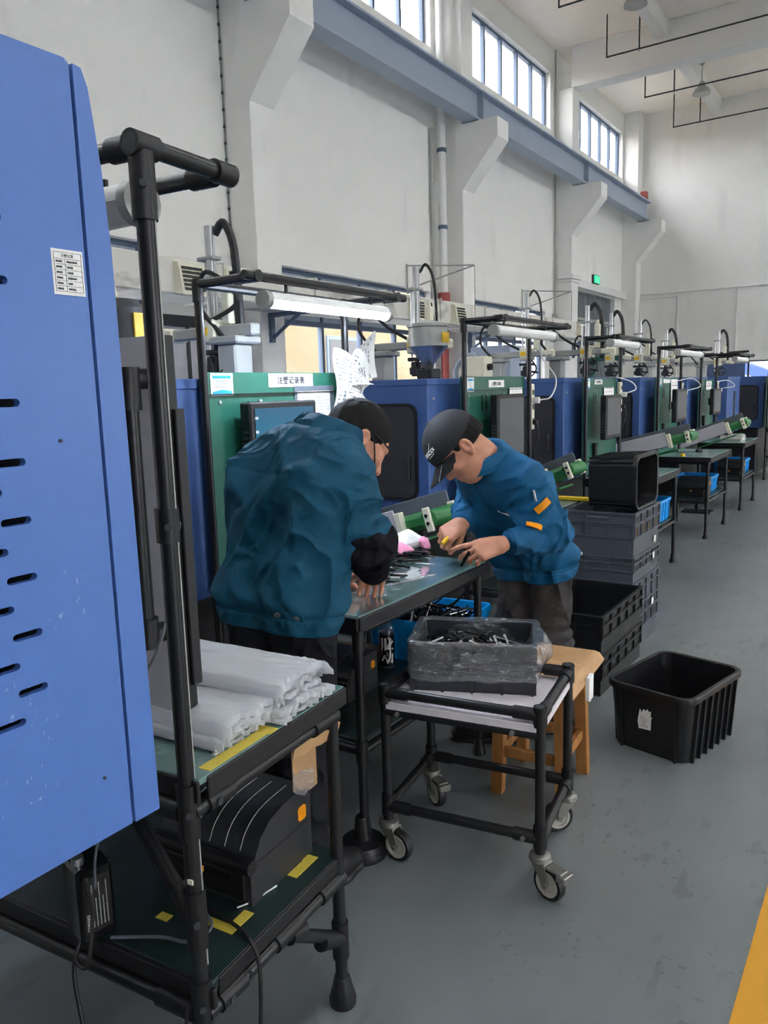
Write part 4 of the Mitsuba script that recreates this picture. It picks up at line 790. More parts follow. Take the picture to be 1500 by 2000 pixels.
def castor(x, y, ang, brake):
    g = part(k, 'castor', tp(J(lathe([(.018, .125), (.030, .120), (.032, .108), (.022, .100)], (x, y, 0), 18), X(J(prism([(-.02, .105), (.03, .105), (.042, .05), (.028, .04), (.005, .075)], .004, XZ, (0, .022, 0)), prism([(-.02, .105), (.03, .105), (.042, .05), (.028, .04), (.005, .075)], .004, XZ, (0, -.018, 0)), B(-.015, .03, -.02, .02, .098, .106, .002)), RZ(ang), (x, y, 0)))), 'm_castor')
    ax = lambda m: tp(X(m, RZ(ang), (x, y, 0)))
    part(g, 'tyre', ax(lathe([(.036, -.013), (.046, -.013), (.049, -.008), (.049, .008), (.046, .013), (.036, .013), (.036, -.013)], (.033, 0, .049), 26, (0, 1, 0), False)), 'm_black'); part(g, 'hub', ax(lathe([(.0, -.010), (.028, -.009), (.030, -.0135), (.037, -.0142), (.037, .0142), (.030, .0135), (.028, .009), (0, .010)], (.033, 0, .049), 24, (0, 1, 0))), 'm_hub')
    part(g, 'axle', ax(T((.033, -.026, .049), (.033, .026, .049), .008, n=10)), 'm_castor')
    if brake: part(g, 'brake_pedal', ax(J(B(.03, .085, -.018, .018, .095, .103, .002), B(.07, .10, -.022, .022, .078, .10, .003))), 'm_castor', False)
castor(-tw, -td, math.radians(-12), False); castor(tw, -td, math.radians(-25), True); castor(-tw, td, math.radians(-40), True); castor(tw, td, math.radians(215), False)
def bin_rings(w, d, h, r, taper, rim, wall, n=6):
    """open tray: outer wall up, rolled rim, inner wall down, floor"""
    R_ = lambda ww, dd, z, rr: np.hstack([rrect(ww, dd, rr, n), np.full(((n + 1) * 4, 1), z)])
    a = 1 - taper
    return rings([R_(w * a * .3, d * a * .3, 0, r * .2), R_(w * a - .01, d * a - .01, 0, r), R_(w * a, d * a, .006, r), R_(w, d, h - .025, r), R_(w + 2 * rim, d + 2 * rim, h - .024, r + rim), R_(w + 2 * rim + .002, d + 2 * rim + .002, h - .006, r + rim), R_(w + 2 * rim - .006, d + 2 * rim - .006, h, r + rim),
                  R_(w - 2 * wall, d - 2 * wall, h - .002, r), R_(w - 2 * wall, d - 2 * wall, h - .012, r), R_(w * a - 2 * wall, d * a - 2 * wall, wall, r), R_(w * a * .3, d * a * .3, wall, r * .2)])
def crate(name, w, d, h, M, t, label, b, group=None, ribs=(4, 3), cat='crate', win=True, rimh=.0):
    """euro container: smooth body, flange rim, ribs and hand holes; M, t place it (origin = bottom centre)"""
    k = thing(name, label, cat, group); put = lambda m: X(m, M, t); w2, d2, wl = w / 2, d / 2, .006
    part(k, 'body', put(J(B(-w2 + .012, w2 - .012, -d2 + .012, d2 - .012, 0, .006), B(-w2 + .010, w2 - .010, -d2 + .010, -d2 + .010 + wl, .0, h - .004), B(-w2 + .010, w2 - .010, d2 - .010 - wl, d2 - .010, 0, h - .004), B(-w2 + .010, -w2 + .010 + wl, -d2 + .016, d2 - .016, 0, h - .004), B(w2 - .010 - wl, w2 - .010, -d2 + .016, d2 - .016, 0, h - .004))), b, False)
    fl = lambda z0, z1, o: J(B(-w2 + o, w2 - o, -d2 + o, -d2 + .014, z0, z1), B(-w2 + o, w2 - o, d2 - .014, d2 - o, z0, z1), B(-w2 + o, -w2 + .014, -d2 + .014, d2 - .014, z0, z1), B(w2 - .014, w2 - o, -d2 + .014, d2 - .014, z0, z1))
    part(k, 'rim', put(fl(h - .010, h, 0)), b, False)
    for z in ((h * .74, h * .70) if win else (h * .6,)): part(k, 'band', put(fl(z, z + .006, .001)), b, False)
    if win: part(k, 'band', put(fl(h * .42, h * .42 + .006, .001)), b, False)
    zr = h * .42 if win else 0.0
    for i in range(ribs[0] + 1):
        x = -w2 + .012 + (w - .024) * i / ribs[0]
        for s in (-1, 1): part(k, 'rib', put(B(x - .004, x + .004, s * (d2 - .010), s * (d2 - .001), zr, h - .008)), b, False)
    for i in range(ribs[1] + 1):
        y = -d2 + .012 + (d - .024) * i / ribs[1]
        for s in (-1, 1): part(k, 'rib', put(B(s * (w2 - .010), s * (w2 - .001), y - .004, y + .004, zr, h - .008)), b, False)
    if win:
        for s in (-1, 1): part(k, 'handle_bar', put(B(-w * .14, w * .14, s * (d2 - .010), s * (d2 - .001), h * .86, h * .90)), 'm_midgrey' if b != 'm_crateblack' else b, False)
        for i in range(ribs[1]):
            y = -d2 + .012 + (d - .024) * (i + .5) / ribs[1]; ww = (d - .024) / ribs[1] * .22
            for s in (-1, 1):
                for z0, z1 in ((.46, .68), (.78, .90)): part(k, 'recess', put(B(s * (w2 - .0105), s * (w2 - .0085), y - ww, y + ww, h * z0, h * z1)), 'm_blackgloss', False)
    return k
CA = math.radians(22); CM = RZ(CA); CT = np.array([-1.098, 2.128, .507])
mat('m_crate', C(44, 48, 54), 0.38, 0.5); mat('m_crategrey', C(74, 80, 88), 0.4, 0.5); mat('m_crateblack', C(24, 25, 27), 0.35, 0.5)
crate('crate', .385, .27, .150, CM, CT, 'dark grey crate lined with clear film on the trolley', 'm_crate', win=False)
# film liner: folded over the rim, bulging at the right hand corner
k = thing('film_liner', 'clear plastic film bag lining the crate on the trolley', 'plastic film')
def liner(side):
    n = 320; t = np.linspace(0, 1, n, endpoint=False); loop = rrect(.385, .27, .02, 8); seg = np.vstack([loop, loop[:1]]); L = np.concatenate([[0], np.cumsum(np.linalg.norm(np.diff(seg, axis=0), axis=1))])
    xy = np.stack([np.interp(t * L[-1], L, seg[:, i]) for i in (0, 1)], 1); ctr = xy / np.linalg.norm(xy, axis=1, keepdims=True); out = []
    prof = [tuple(q) for q in smooth_path([(.004, .040, 0), (.009, .06, 0), (.006, .08, 0), (.010, .10, 0), (.007, .125, 0), (.008, .148, 0), (.004, .158, 0), (-.010, .157, 0), (-.018, .14, 0), (-.020, .12, 0), (-.024, .09, 0), (-.03, .06, 0)], 4)[:, :2]]
    for o, z in prof:
        w = meshkit.fbm(np.stack([xy[:, 0] * 38, xy[:, 1] * 38, np.full(n, z * 26)], -1), 3, 4) - .5
        bulge = .042 * np.exp(-(((xy[:, 0] - .19) / .05) ** 2 + ((xy[:, 1] + .04) / .09) ** 2)) * (o > 0) * math.exp(-((z - .12) / .04) ** 2)
        w2 = meshkit.fbm(np.stack([xy[:, 0] * 22 + xy[:, 1] * 22, np.full(n, z * 150) + xy[:, 0] * 30, xy[:, 1] * 20], -1), 3, 14) - .5; d = o + bulge + (.010 * w + .007 * w2) * (1.0 if o > 0 else .7); zz = z + .016 * (meshkit.fbm(np.stack([xy[:, 0] * 20, xy[:, 1] * 20, np.full(n, 9.)], -1), 3, 9) - .5) * (1.6 if z < .05 else .5)
        if o > 0: d = np.maximum(d, .0035)
        else: d = np.minimum(d, -.012)
        out.append(np.hstack([xy + ctr * d[:, None], zz[:, None]]))
    return X(rings(out, False), CM, CT)
part(k, 'film', liner(0), 'm_film', True)
# black moulded parts: singles one can pick out, and the rest of the heap
def stick(p, a, tilt, L, r): d = np.array([math.cos(a) * math.cos(tilt), math.sin(a) * math.cos(tilt), math.sin(tilt)]) * L / 2; return J(T(np.array(p) - d, np.array(p) + d, r, n=7), T(np.array(p) - d, np.array(p) - d * .72, r * 1.5, n=7))
g = []
for i in range(260):
    x, y = rng.uniform(-.15, .15), rng.uniform(-.09, .09); z = .04 + rng.uniform(0, .075) * (1 - (x / .25) ** 2)
    g.append(stick((x, y, z), rng.uniform(0, 6.28), rng.uniform(-.3, .3), rng.uniform(.05, .075), rng.uniform(.0025, .0042)))
k = single('moulded_parts', X(J(*g), CM, CT), 'm_blackgloss', 'heap of black moulded sticks inside the film lined crate', 'parts'); labels[k]['kind'] = 'stuff'
for i in range(26):
    x, y = rng.uniform(-.14, .14), rng.uniform(-.07, .08); b = ('m_gear' if i % 4 == 0 else 'm_blackgloss')
    k = single('moulded_part', X(stick((x, y,   .115 + rng.uniform(0, .018)), rng.uniform(0, 6.28), rng.uniform(-.35, .35), rng.uniform(.06, .085), rng.uniform(.003, .0042)), CM, CT), b, 'moulded stick lying loose on top of the heap in the film lined crate', 'part', group='loose moulded sticks in the film lined crate')

# ------------------------------------------------------------------ stool, bins and crate stacks
k = thing('stool', 'wooden stool topped with brown cardboard behind the trolley', 'stool')
SR = RZ(math.radians(5)); SC = np.array([-1.03, 2.505, 0]); sp = lambda m: X(m, SR, SC)
for sx in (-1, 1):
    for sy in (-1, 1): part(k, 'leg', sp(hull([(sx * .105 + a * .02 + (sx * .012 if z == 0 else 0), sy * .125 + b * .02 + (sy * .01 if z == 0 else 0), z) for a in (-1, 1) for b in (-1, 1) for z in (0, .42)])), 'm_wood', False)
for s in (-1, 1):
    for z, h in ((.155, .035), (.38, .045)): part(k, 'rail', sp(B(-.1, .1, s * .128 - .011, s * .128 + .011, z - h / 2, z + h / 2, .002)), 'm_wood', False); part(k, 'rail', sp(B(s * .108 - .011, s * .108 + .011, -.12, .12, z - h / 2, z + h / 2, .002)), 'm_wood', False)
part(k, 'seat', sp(B(-.15, .145, -.165, .21, .42, .437, .003)), 'm_wood', False)
gx, gy = np.meshgrid(np.linspace(-.185, .165, 22), np.linspace(-.185, .240, 26), indexing='ij'); ed = np.clip((np.maximum(np.abs((gx + .01) / .165), np.abs((gy - .035) / .21)) - .93) / .1, 0, 1)
gz = .441 - .035 * ed ** 1.5 + .003 * np.sin(gx * 40) * ed; Nn = gx.size; gi = np.arange(Nn).reshape(gx.shape); q = np.stack([gi[:-1, :-1], gi[1:, :-1], gi[1:, 1:], gi[:-1, 1:]], -1).reshape(-1, 4)
cp = part(k, 'cardboard_cover', sp((np.vstack([np.stack([gx, gy, gz + .004], -1).reshape(-1, 3), np.stack([gx, gy, gz], -1).reshape(-1, 3)]), np.vstack([q, q[:, ::-1] + Nn]))), 'm_card', 40, 'brown cardboard cover with tape seams')
part(cp, 'tape_seam', sp(B(-.15, .13, .04, .048, .4452, .446)), 'm_tan', False); part(k, 'white_pad', sp(X(prism(ragged(7, .06, .085, .003), .012, XZ), RZ(math.radians(90)), (.165, -.03, .345))), 'm_foam', False, 'torn white foam pad')
mat('m_tan', C(210, 180, 140), .4, .4); mat('m_foam', C(226, 226, 224), .8, .2)
def black_bin(M, t, label, w=.335, d=.455, h=.27):
    k = thing('black_bin', label, 'bin'); put = lambda m: X(m, M, t)
    part(k, 'body', put(bin_rings(w, d, h, .045, .10, .012, .006)), 'm_crateblack', 40)
    def rib(x, y, nx, ny):
        o = .011; tx, ty = -ny * .0035, nx * .0035; tap = lambda z: .9 + .1 * z / (h - .025)
        pts = []
        for z in (.0, h - .026):
            s = tap(z); px_, py_ = x * s if abs(nx) > .5 else x, y * s if abs(ny) > .5 else y
            for sgn in (-1, 1): pts += [(px_ - nx * .004 + sgn * tx, py_ - ny * .004 + sgn * ty, z), (px_ + nx * o + sgn * tx, py_ + ny * o + sgn * ty, z)]
        return hull(pts)
    for y in np.linspace(-.165, .165, 7):
        for s in (-1, 1): part(k, 'rib', put(rib(s * w / 2, y, s, 0)), 'm_crateblack', False)
    for x in (-.11, .11):
        for s in (-1, 1): part(k, 'rib', put(rib(x, s * d / 2, 0, s)), 'm_crateblack', False)
    return k
BR = RZ(math.radians(-13)); BT = np.array([-.712, 3.115, 0])
kb = black_bin(BR, BT, 'empty black plastic bin on the floor with a torn white label')
q = [(0, 0), (.05, .004), (.052, .05), (.058, .062), (.05, .058), (.052, .085), (.045, .078), (.036, .09), (.03, .078), (.022, .086), (.014, .07), (.006, .084), (-.004, .03)]
lb = part(kb, 'torn_label', X(prism(q, .0008, XZ), BR @ RX(math.radians(4.3)), BR @ np.array([-.035, -.2195, .10]) + BT), 'm_paper', False, 'torn white paper label')
part(lb, 'print', X(J(*[prism([(.008, .012 + i * .008), (.040 - (i % 3) * .006, .013 + i * .008), (.040 - (i % 3) * .006, .0145 + i * .008), (.008, .0135 + i * .008)], .0004, XZ) for i in range(6)]), BR @ RX(math.radians(4.3)), BR @ np.array([-.035, -.2205, .10]) + BT), 'm_inkgrey', False)
I3 = np.eye(3)
def blank_tag(k, x, y, z): part(k, 'white_tag', B(x, x + .001, y - .018, y + .018, z - .018, z + .018), 'm_paper', False, 'small white tag')
# front stack: two crates
ca, cb = (-1.275, 3.69), (-1.34, 4.27)
k1 = crate('crate', .37, .65, .19, I3, (ca[0], ca[1], .0), 'black crate at the bottom of the low stack behind the big bin', 'm_crateblack', ribs=(3, 5))
k1 = crate('crate', .37, .65, .19, I3, (ca[0], ca[1], .19), 'open black crate on top of the low stack behind the stool', 'm_crateblack', ribs=(3, 5))
k1 = crate('crate', .40, .50, .25, I3, (cb[0], cb[1], 0), 'grey crate at the bottom of the tall stack', 'm_crategrey', ribs=(3, 4)); blank_tag(k1, cb[0] + .1995, cb[1] + .12, .205)
k1 = crate('crate', .40, .50, .13, I3, (cb[0], cb[1], .25), 'shallow grey crate second from the bottom of the tall stack', 'm_crategrey', ribs=(3, 4), win=False)
k1 = crate('crate', .40, .50, .14, I3, (cb[0], cb[1], .38), 'grey crate with film under the top crate of the tall stack', 'm_crategrey', ribs=(3, 4)); blank_tag(k1, cb[0] + .1995, cb[1] + .12, .47)
k1 = crate('crate', .40, .50, .235, I3, (cb[0], cb[1], .52), 'grey ribbed crate on top of the tall stack', 'm_crategrey', ribs=(3, 4)); blank_tag(k1, cb[0] + .1995, cb[1] + .14, .56)
black_bin(np.array([[0, 0, 1.0], [0, 1, 0], [-1, 0, 0]]) @ RZ(0), (-1.42, 4.28, .757 + .147), 'black bin lying on its side on top of the tall crate stack', w=.27, d=.40, h=.27)
single('yellow_bar', B(-1.75, -1.45, 4.35, 4.40, .757, .777, .004), 'm_yellow', 'yellow plastic bar on the bench left of the tipped black bin', 'bar', False)

# ------------------------------------------------------------------ things on and under the working bench
def tote(w, d, h, M, t, label):
    k = thing('blue_crate', label, 'crate'); put = lambda m: X(m, M, t)
    part(k, 'body', put(bin_rings(w, d, h, .02, .05, .008, .005, 3)), 'm_tote', 40)
    for s in (-1, 1):
        for x in np.linspace(-w * .38, w * .38, 5): part(k, 'rib', put(hull([(x + a, s * (d / 2 * q) + b, z) for a in (-.004, .004) for b in (-.004, .006) for z, q in ((.01, .955), (h - .03, .99))])), 'm_tote', False)
        for y in np.linspace(-d * .34, d * .34, 4): part(k, 'rib', put(hull([(s * (w / 2 * q) + b, y + a, z) for a in (-.004, .004) for b in (-.004, .006) for z, q in ((.01, .955), (h - .03, .99))])), 'm_tote', False)
    return k
tote(.38, .36, .17, RZ(math.radians(4)), (-1.565, 2.64, .372), 'blue crate full of black parts under the far end of the working bench')
g = [stick((-1.565 + rng.uniform(-.15, .15), 2.64 + rng.uniform(-.12, .12), .48 + rng.uniform(0, .05)), rng.uniform(0, 6.28), rng.uniform(-.7, .7), rng.uniform(.06, .1), .004) for i in range(170)]
k = single('moulded_parts', J(*g), 'm_blackgloss', 'heap of black moulded sticks in the blue crate under the bench', 'parts'); labels[k]['kind'] = 'stuff'
for i in range(12):
    single('moulded_part', stick((-1.55 + rng.uniform(-.14, .14), 2.62 + rng.uniform(-.1, .1), .545 + rng.uniform(0, .015)), rng.uniform(0, 6.28), rng.uniform(.2, 1.1), .09, .004), 'm_gear' if i % 5 == 0 else 'm_blackgloss', 'moulded stick poking up from the blue crate under the bench', 'part', group='moulded sticks poking up from the blue crate')
k = thing('cardboard_box', 'flat brown cardboard box behind the drink bottle', 'box'); part(k, 'body', X(B(-.12, .12, -.10, .10, 0, .055, .003), RZ(.2), (-1.765, 2.33, .372)), 'm_brown', False); part(k, 'flap', X(B(-.12, .12, -.10, .0, .055, .058), RZ(.2), (-1.765, 2.33, .372)), 'm_card', False)
printer(-1.53, 2.02, .371, .80, 'black label printer under the working bench behind the bent man', .24)
k = thing('drink_bottle', 'dark labelled drink bottle with a blue cap under the working bench', 'bottle'); bx, by, bz = -1.60, 2.37, .372
part(k, 'body', lathe([(.024, 0), (.029, .006), (.029, .15), (.027, .165), (.018, .185), (.013, .197), (.013, .205)], (bx, by, bz), 24), 'm_clear'); part(k, 'drink', lathe([(.022, .004), (.0275, .008), (.0275, .148), (.0, .15)], (bx, by, bz), 24), 'm_cola')
part(k, 'label', lathe([(.0293, .018), (.0297, .02), (.0297, .138), (.0293, .14)], (bx, by, bz), 28), 'm_blackgloss'); part(k, 'cap', lathe([(.0155, .203), (.016, .206), (.016, .222), (.014, .224)], (bx, by, bz), 20), 'm_blush')
mat('m_cola', C(52, 70, 84), .2, .5)
m = words(['mai', 'dong'], .05, 1.5, 1.05, vertical=True, depth=1.0); v, f = vf(m); v, f = trimesh.remesh.subdivide_to_size(v, f, .006) if False else (v, f)
th = (v[:, 0] - .025) / .0297 + math.atan2(-by, -bx) ; rr = .0299 + .0004 * v[:, 2]; part(k, 'lettering', (np.stack([bx + rr * np.cos(th), by + rr * np.sin(th), bz + .080 + v[:, 1] * .98], 1), f), 'm_paper', False, 'white lettering')
# loose sticks, gloves, tools on the working bench
for i in range(120):
    cx, cy = ((-1.60, 2.45) if i % 3 else (-1.52, 2.12)); x, y = cx + rng.normal(0, .050), cy + rng.normal(0, .085 if i % 3 else .05)
    single('moulded_part', stick((min(x, -1.42), np.clip(y, 1.98, 2.58), .776 + (i % 6) * .005), rng.uniform(-.8, .8) + .2, 0, rng.uniform(.06, .09), .0042), 'm_gear' if i % 9 == 0 else 'm_blackgloss', 'black moulded stick lying on the working bench', 'part', group='moulded sticks on the working bench')
k = thing('work_gloves', 'white and pink work gloves crumpled on the parts', 'gloves')
def blob(pts, k_=.02):
    m = hull([p for c, r in pts for p in (np.array(c) + r * np.array([[1, 0, 0], [-1, 0, 0], [0, 1, 0], [0, -1, 0], [0, 0, 1], [0, 0, -1], [.6, .6, .5], [-.6, .6, .5], [.6, -.6, .5], [-.6, -.6, .5], [.6, .6, -.5], [-.6, .6, -.5], [.6, -.6, -.5], [-.6, -.6, -.5]]))])
    t = trimesh.Trimesh(*m, process=True)
    for _ in range(3): t = t.subdivide()
    trimesh.smoothing.filter_taubin(t, iterations=8); v = np.array(t.vertices); n = np.array(t.vertex_normals); return v + n * (.007 * (meshkit.fbm(v * 55, 3, 2) - .5))[:, None], np.array(t.faces)
gz = .80
part(k, 'white_palm', blob([((-1.66, 2.55, gz + .03), .03), ((-1.63, 2.59, gz + .05), .028), ((-1.59, 2.61, gz + .025), .022), ((-1.62, 2.54, gz + .012), .02)]), 'm_paper', True)
part(k, 'pink_cuff', blob([((-1.63, 2.505, gz + .02), .026), ((-1.575, 2.52, gz + .005), .014), ((-1.60, 2.49, gz), .012)]), 'm_pink', True); part(k, 'pink_cuff', blob([((-1.57, 2.605, gz + .028), .022), ((-1.55, 2.60, gz + .008), .017)]), 'm_pink', True)
single('hex_key', P([(-1.55, 2.19, .79), (-1.53, 2.20, .80), (-1.495, 2.17, .776), (-1.51, 2.14, .776)], .0045, 8, 4), 'm_yellow', 'yellow hex key lying by the black sleeve', 'tool')
single('clear_bag', X(blob([((0, 0, 0), .012), ((.10, .03, 0), .01), ((.05, .09, 0), .012), ((-.02, .07, 0), .01)]), np.diag([1, 1, .35]), (-1.46, 1.98, .776)), 'm_film', 'crumpled clear film on the near corner of the working bench', 'plastic film', True)
single('clear_bag', X(blob([((0, 0, 0), .012), ((.06, .20, 0), .01), ((.03, .10, 0), .016)]), np.diag([1, 1, .3]), (-1.42, 2.12, .776)), 'm_film', 'long crumpled film strip along the edge of the working bench', 'plastic film', True)
gx, gy = np.meshgrid(np.linspace(-1.72, -1.305, 40), np.linspace(1.80, 2.60, 70), indexing='ij'); gz_ = .7725 + .0035 * meshkit.fbm(np.stack([gx * 14, gy * 9, gx * 0], -1), 3, 5) ** 2; gi = np.arange(gx.size).reshape(gx.shape)
single('table_film', (np.stack([gx, gy, gz_], -1).reshape(-1, 3), np.stack([gi[:-1, :-1], gi[1:, :-1], gi[1:, 1:], gi[:-1, 1:]], -1).reshape(-1, 4)), 'm_tablefilm', 'clear plastic film spread over the working bench top', 'plastic film', True)
scene['m_tablefilm'] = {'type': 'thindielectric', 'int_ior': 1.7}
single('knife', X(B(-.02, .02, -.006, .006, 0, .006, .002), RZ(.3), (-1.62, 2.585, .771)), 'm_gear', 'grey blade lying at the far edge of the working bench', 'knife', False)
cab([(-1.88, 2.60, .70), (-1.70, 2.62, .60), (-1.5, 2.63, .56), (-1.4, 2.64, .64), (-1.36, 2.62, .72)], .005, 'black cable sagging under the far end of the working bench')
# under and on the benches further away
for (y, z, xr, la) in ((7.50, .371, -1.50, 'under the bench with the mouse'), (9.35, .371, -1.50, 'under the bench with the grey phone')):
    printer(xr, y + .02, z, 1.0, f'black label printer {la}', .26); tote(.34, .36, .15, I3, (-1.70, y + .56, z), f'blue crate {la}')
tote(.34, .36, .17, I3, (-1.68, 6.10, .371), 'blue crate under the bench behind the tall crate stack')
k = thing('mouse', 'black mouse on the bench below the third green board', 'mouse'); part(k, 'shell', lathe([(.03, 0), (.034, .012), (.026, .028), (.008, .034)], (-1.66, 7.95, .75), 16), 'm_black'); part(k, 'wheel', B(-1.665, -1.655, 7.92, 7.94, .775, .786, .002), 'm_gear', False); part(k, 'lead', P([(-1.69, 7.95, .755), (-1.8, 7.9, .755), (-1.9, 7.8, .76)], .003, 6), 'm_black')
single('yellow_plug', lathe([(.022, 0), (.022, .02), (.01, .028)], (-1.70, 7.47, .75), 12), 'm_yellow', 'yellow plug on the corner of the bench with the mouse', 'plug')
k = thing('desk_phone', 'grey desk phone on the farthest complete bench', 'phone'); part(k, 'base', prism([(9.4, .75), (9.75, .75), (9.75, .80), (9.62, .83), (9.45, .81), (9.4, .78)], .22, YZ, (-1.75, 0, 0)), 'm_gear', False); part(k, 'handset', B(-1.72, -1.66, 9.45, 9.72, .825, .86, .012), 'm_darkgrey', False); part(k, 'plate', B(-1.53, -1.526, 9.52, 9.62, .76, .79), 'm_white', False)
# tall pipe rack and bright screen in front of the end wall
k = thing('pipe_rack', 'tall black pipe rack with grey rail in front of the end wall', 'rack')
for x in (-3.6, -2.25): upright(k, 'leg', x, 14.3, 0, 1.86)
part(k, 'top_pipe', T((-3.6, 14.3, 1.86), (-2.25, 14.3, 1.90), .02), 'm_pipe'); part(k, 'rail', B(-3.58, -2.27, 14.3, 14.33, 1.70, 1.76), 'm_gear', False); part(k, 'clear_panel', B(-2.9, -2.3, 14.3, 14.306, 1.42, 1.72), 'm_glassblue', False)
mat('m_glassblue', C(70, 90, 130), .12, .6)
k = thing('wall_screen', 'bright blue white screen above the farthest machine', 'screen')
part(k, 'case', B(-2.55, -1.6, 15.60, 15.66, 1.10, 1.78, .01), 'm_black', False); part(k, 'stand', B(-2.15, -2.05, 15.62, 15.68, 0, 1.15, .01), 'm_black', False); part(k, 'stand_foot', B(-2.4, -1.8, 15.4, 15.9, 0, .03, .01), 'm_black', False)
part(k, 'picture', (np.array([[-2.53, 15.598, 1.13], [-1.62, 15.598, 1.13], [-1.62, 15.598, 1.76], [-2.53, 15.598, 1.76]]), np.array([[0, 1, 2], [0, 2, 3]])), 'm_screen', False, uv=UVQ, emitter={'type': 'area', 'radiance': mikit.proc(lambda p, n, uv: mikit.mix(mikit.mix(C(120, 150, 255), C(240, 244, 255), mikit.smoothstep(.42, .6, mikit.noise(p.x * 5 + p.z * 7, p.z * 4 - p.x * 3, 2.0))), C(20, 20, 34), mikit.smoothstep(.0, .05, p.x + 1.92 + (1.76 - p.z) * .9)) * 0.35)})

# ------------------------------------------------------------------ people: smooth implicit bodies meshed with surface nets
def smin(a, b, k): h = np.clip(.5 + .5 * (b - a) / k, 0, 1); return b * (1 - h) + a * h - k * h * (1 - h)
def smax(a, b, k): return -smin(-a, -b, k)
def cap(p, a, b, ra, rb):
    a, b = np.asarray(a, float), np.asarray(b, float); d = b - a; t = np.clip(((p - a) @ d) / (d @ d + 1e-12), 0, 1)
    return np.linalg.norm(p - a - t[:, None] * d, axis=1) - (ra + (rb - ra) * t)
def ell(p, c, r, M=None):
    q = p - np.asarray(c, float); q = q @ M if M is not None else q; r = np.asarray(r, float)
    k0 = np.linalg.norm(q / r, axis=1); k1 = np.linalg.norm(q / (r * r), axis=1); return k0 * (k0 - 1) / np.maximum(k1, 1e-9)
def union(p, parts, k):
    d = None
    for f in parts:
        x = f(p) if callable(f) else cap(p, *f); d = x if d is None else smin(d, x, k)
    return d
def sdf_mesh(fn, lo, hi, h, nb=8):
    lo, hi = np.asarray(lo, float), np.asarray(hi, float); nblk = np.ceil((hi - lo) / (h * nb)).astype(int); bs = h * nb
    I = np.stack(np.meshgrid(*[np.arange(n) for n in nblk], indexing='ij'), -1).reshape(-1, 3); ctr = lo + (I + .5) * bs
    c = fn(ctr); keep = np.abs(c) < bs * 1.15
    D = np.repeat(np.repeat(np.repeat(np.where(c > 0, 1., -1.).astype(np.float32).reshape(nblk), nb, 0), nb, 1), nb, 2) * 9
    o = np.stack(np.meshgrid(*[np.arange(nb)] * 3, indexing='ij'), -1).reshape(-1, 3); idx = (I[keep][:, None] * nb + o).reshape(-1, 3)
    val = np.concatenate([fn(lo + q * h) for q in np.array_split(idx, max(1, len(idx) // 200000))]); D[idx[:, 0], idx[:, 1], idx[:, 2]] = val
    S = D < 0; n = D.shape; cs = np.zeros((n[0] - 1, n[1] - 1, n[2] - 1), np.int8)
    for a in (0, 1):
        for b in (0, 1):
            for e in (0, 1): cs += S[a:n[0] - 1 + a, b:n[1] - 1 + b, e:n[2] - 1 + e]
    act = np.argwhere((cs > 0) & (cs < 8)); num = np.full(cs.shape, -1, np.int32); num[act[:, 0], act[:, 1], act[:, 2]] = np.arange(len(act))
    acc, cnt = np.zeros((len(act), 3)), np.zeros(len(act))
    for ax in range(3):
        for u in (0, 1):
            for v in (0, 1):
                a = [0, 0, 0]; a[(ax + 1) % 3], a[(ax + 2) % 3] = u, v; b = list(a); b[ax] = 1; A, Bq = act + a, act + b
                da, db = D[A[:, 0], A[:, 1], A[:, 2]], D[Bq[:, 0], Bq[:, 1], Bq[:, 2]]; m = (da < 0) != (db < 0); t = da[m] / (da[m] - db[m])
                q = np.array(A[m], float); q[:, ax] += t; acc[m] += q; cnt[m] += 1
    V = lo + h * acc / cnt[:, None]; faces = []
    for ax in range(3):
        u, v = (ax + 1) % 3, (ax + 2) % 3; sl = [slice(1, n[i] - 1) for i in range(3)]; sl[ax] = slice(0, n[ax] - 1); s2 = list(sl); s2[ax] = slice(1, n[ax])
        a, b = S[tuple(sl)], S[tuple(s2)]; e = np.argwhere(a != b); base = e + [0 if i == ax else 1 for i in range(3)]; inside = a[e[:, 0], e[:, 1], e[:, 2]]
        def id_(du, dv): q = base.copy(); q[:, u] += du; q[:, v] += dv; return num[q[:, 0], q[:, 1], q[:, 2]]
        Q = np.stack([id_(-1, -1), id_(0, -1), id_(0, 0), id_(-1, 0)], 1); Q[~inside] = Q[~inside][:, ::-1]; faces.append(Q)
    Q = np.vstack(faces); Q = Q[(Q >= 0).all(1)]; return V, np.vstack([Q[:, [0, 1, 2]], Q[:, [0, 2, 3]]])
def relax(m, n=2, lam=.5):
    from scipy.sparse import coo_matrix
    v, f = m; e = np.vstack([f[:, [0, 1]], f[:, [1, 2]], f[:, [2, 0]]]); N = len(v); A = coo_matrix((np.ones(2 * len(e)), (np.r_[e[:, 0], e[:, 1]], np.r_[e[:, 1], e[:, 0]])), shape=(N, N)).tocsr(); dg = np.maximum(np.asarray(A.sum(1)).ravel(), 1)[:, None]
    for i in range(2 * n): v = v + (lam if i % 2 == 0 else -lam - .02) * np.where(dg > 1, (A @ v) / dg - v, 0)
    return v, f
def unit(v): v = np.asarray(v, float); return v / np.linalg.norm(v)
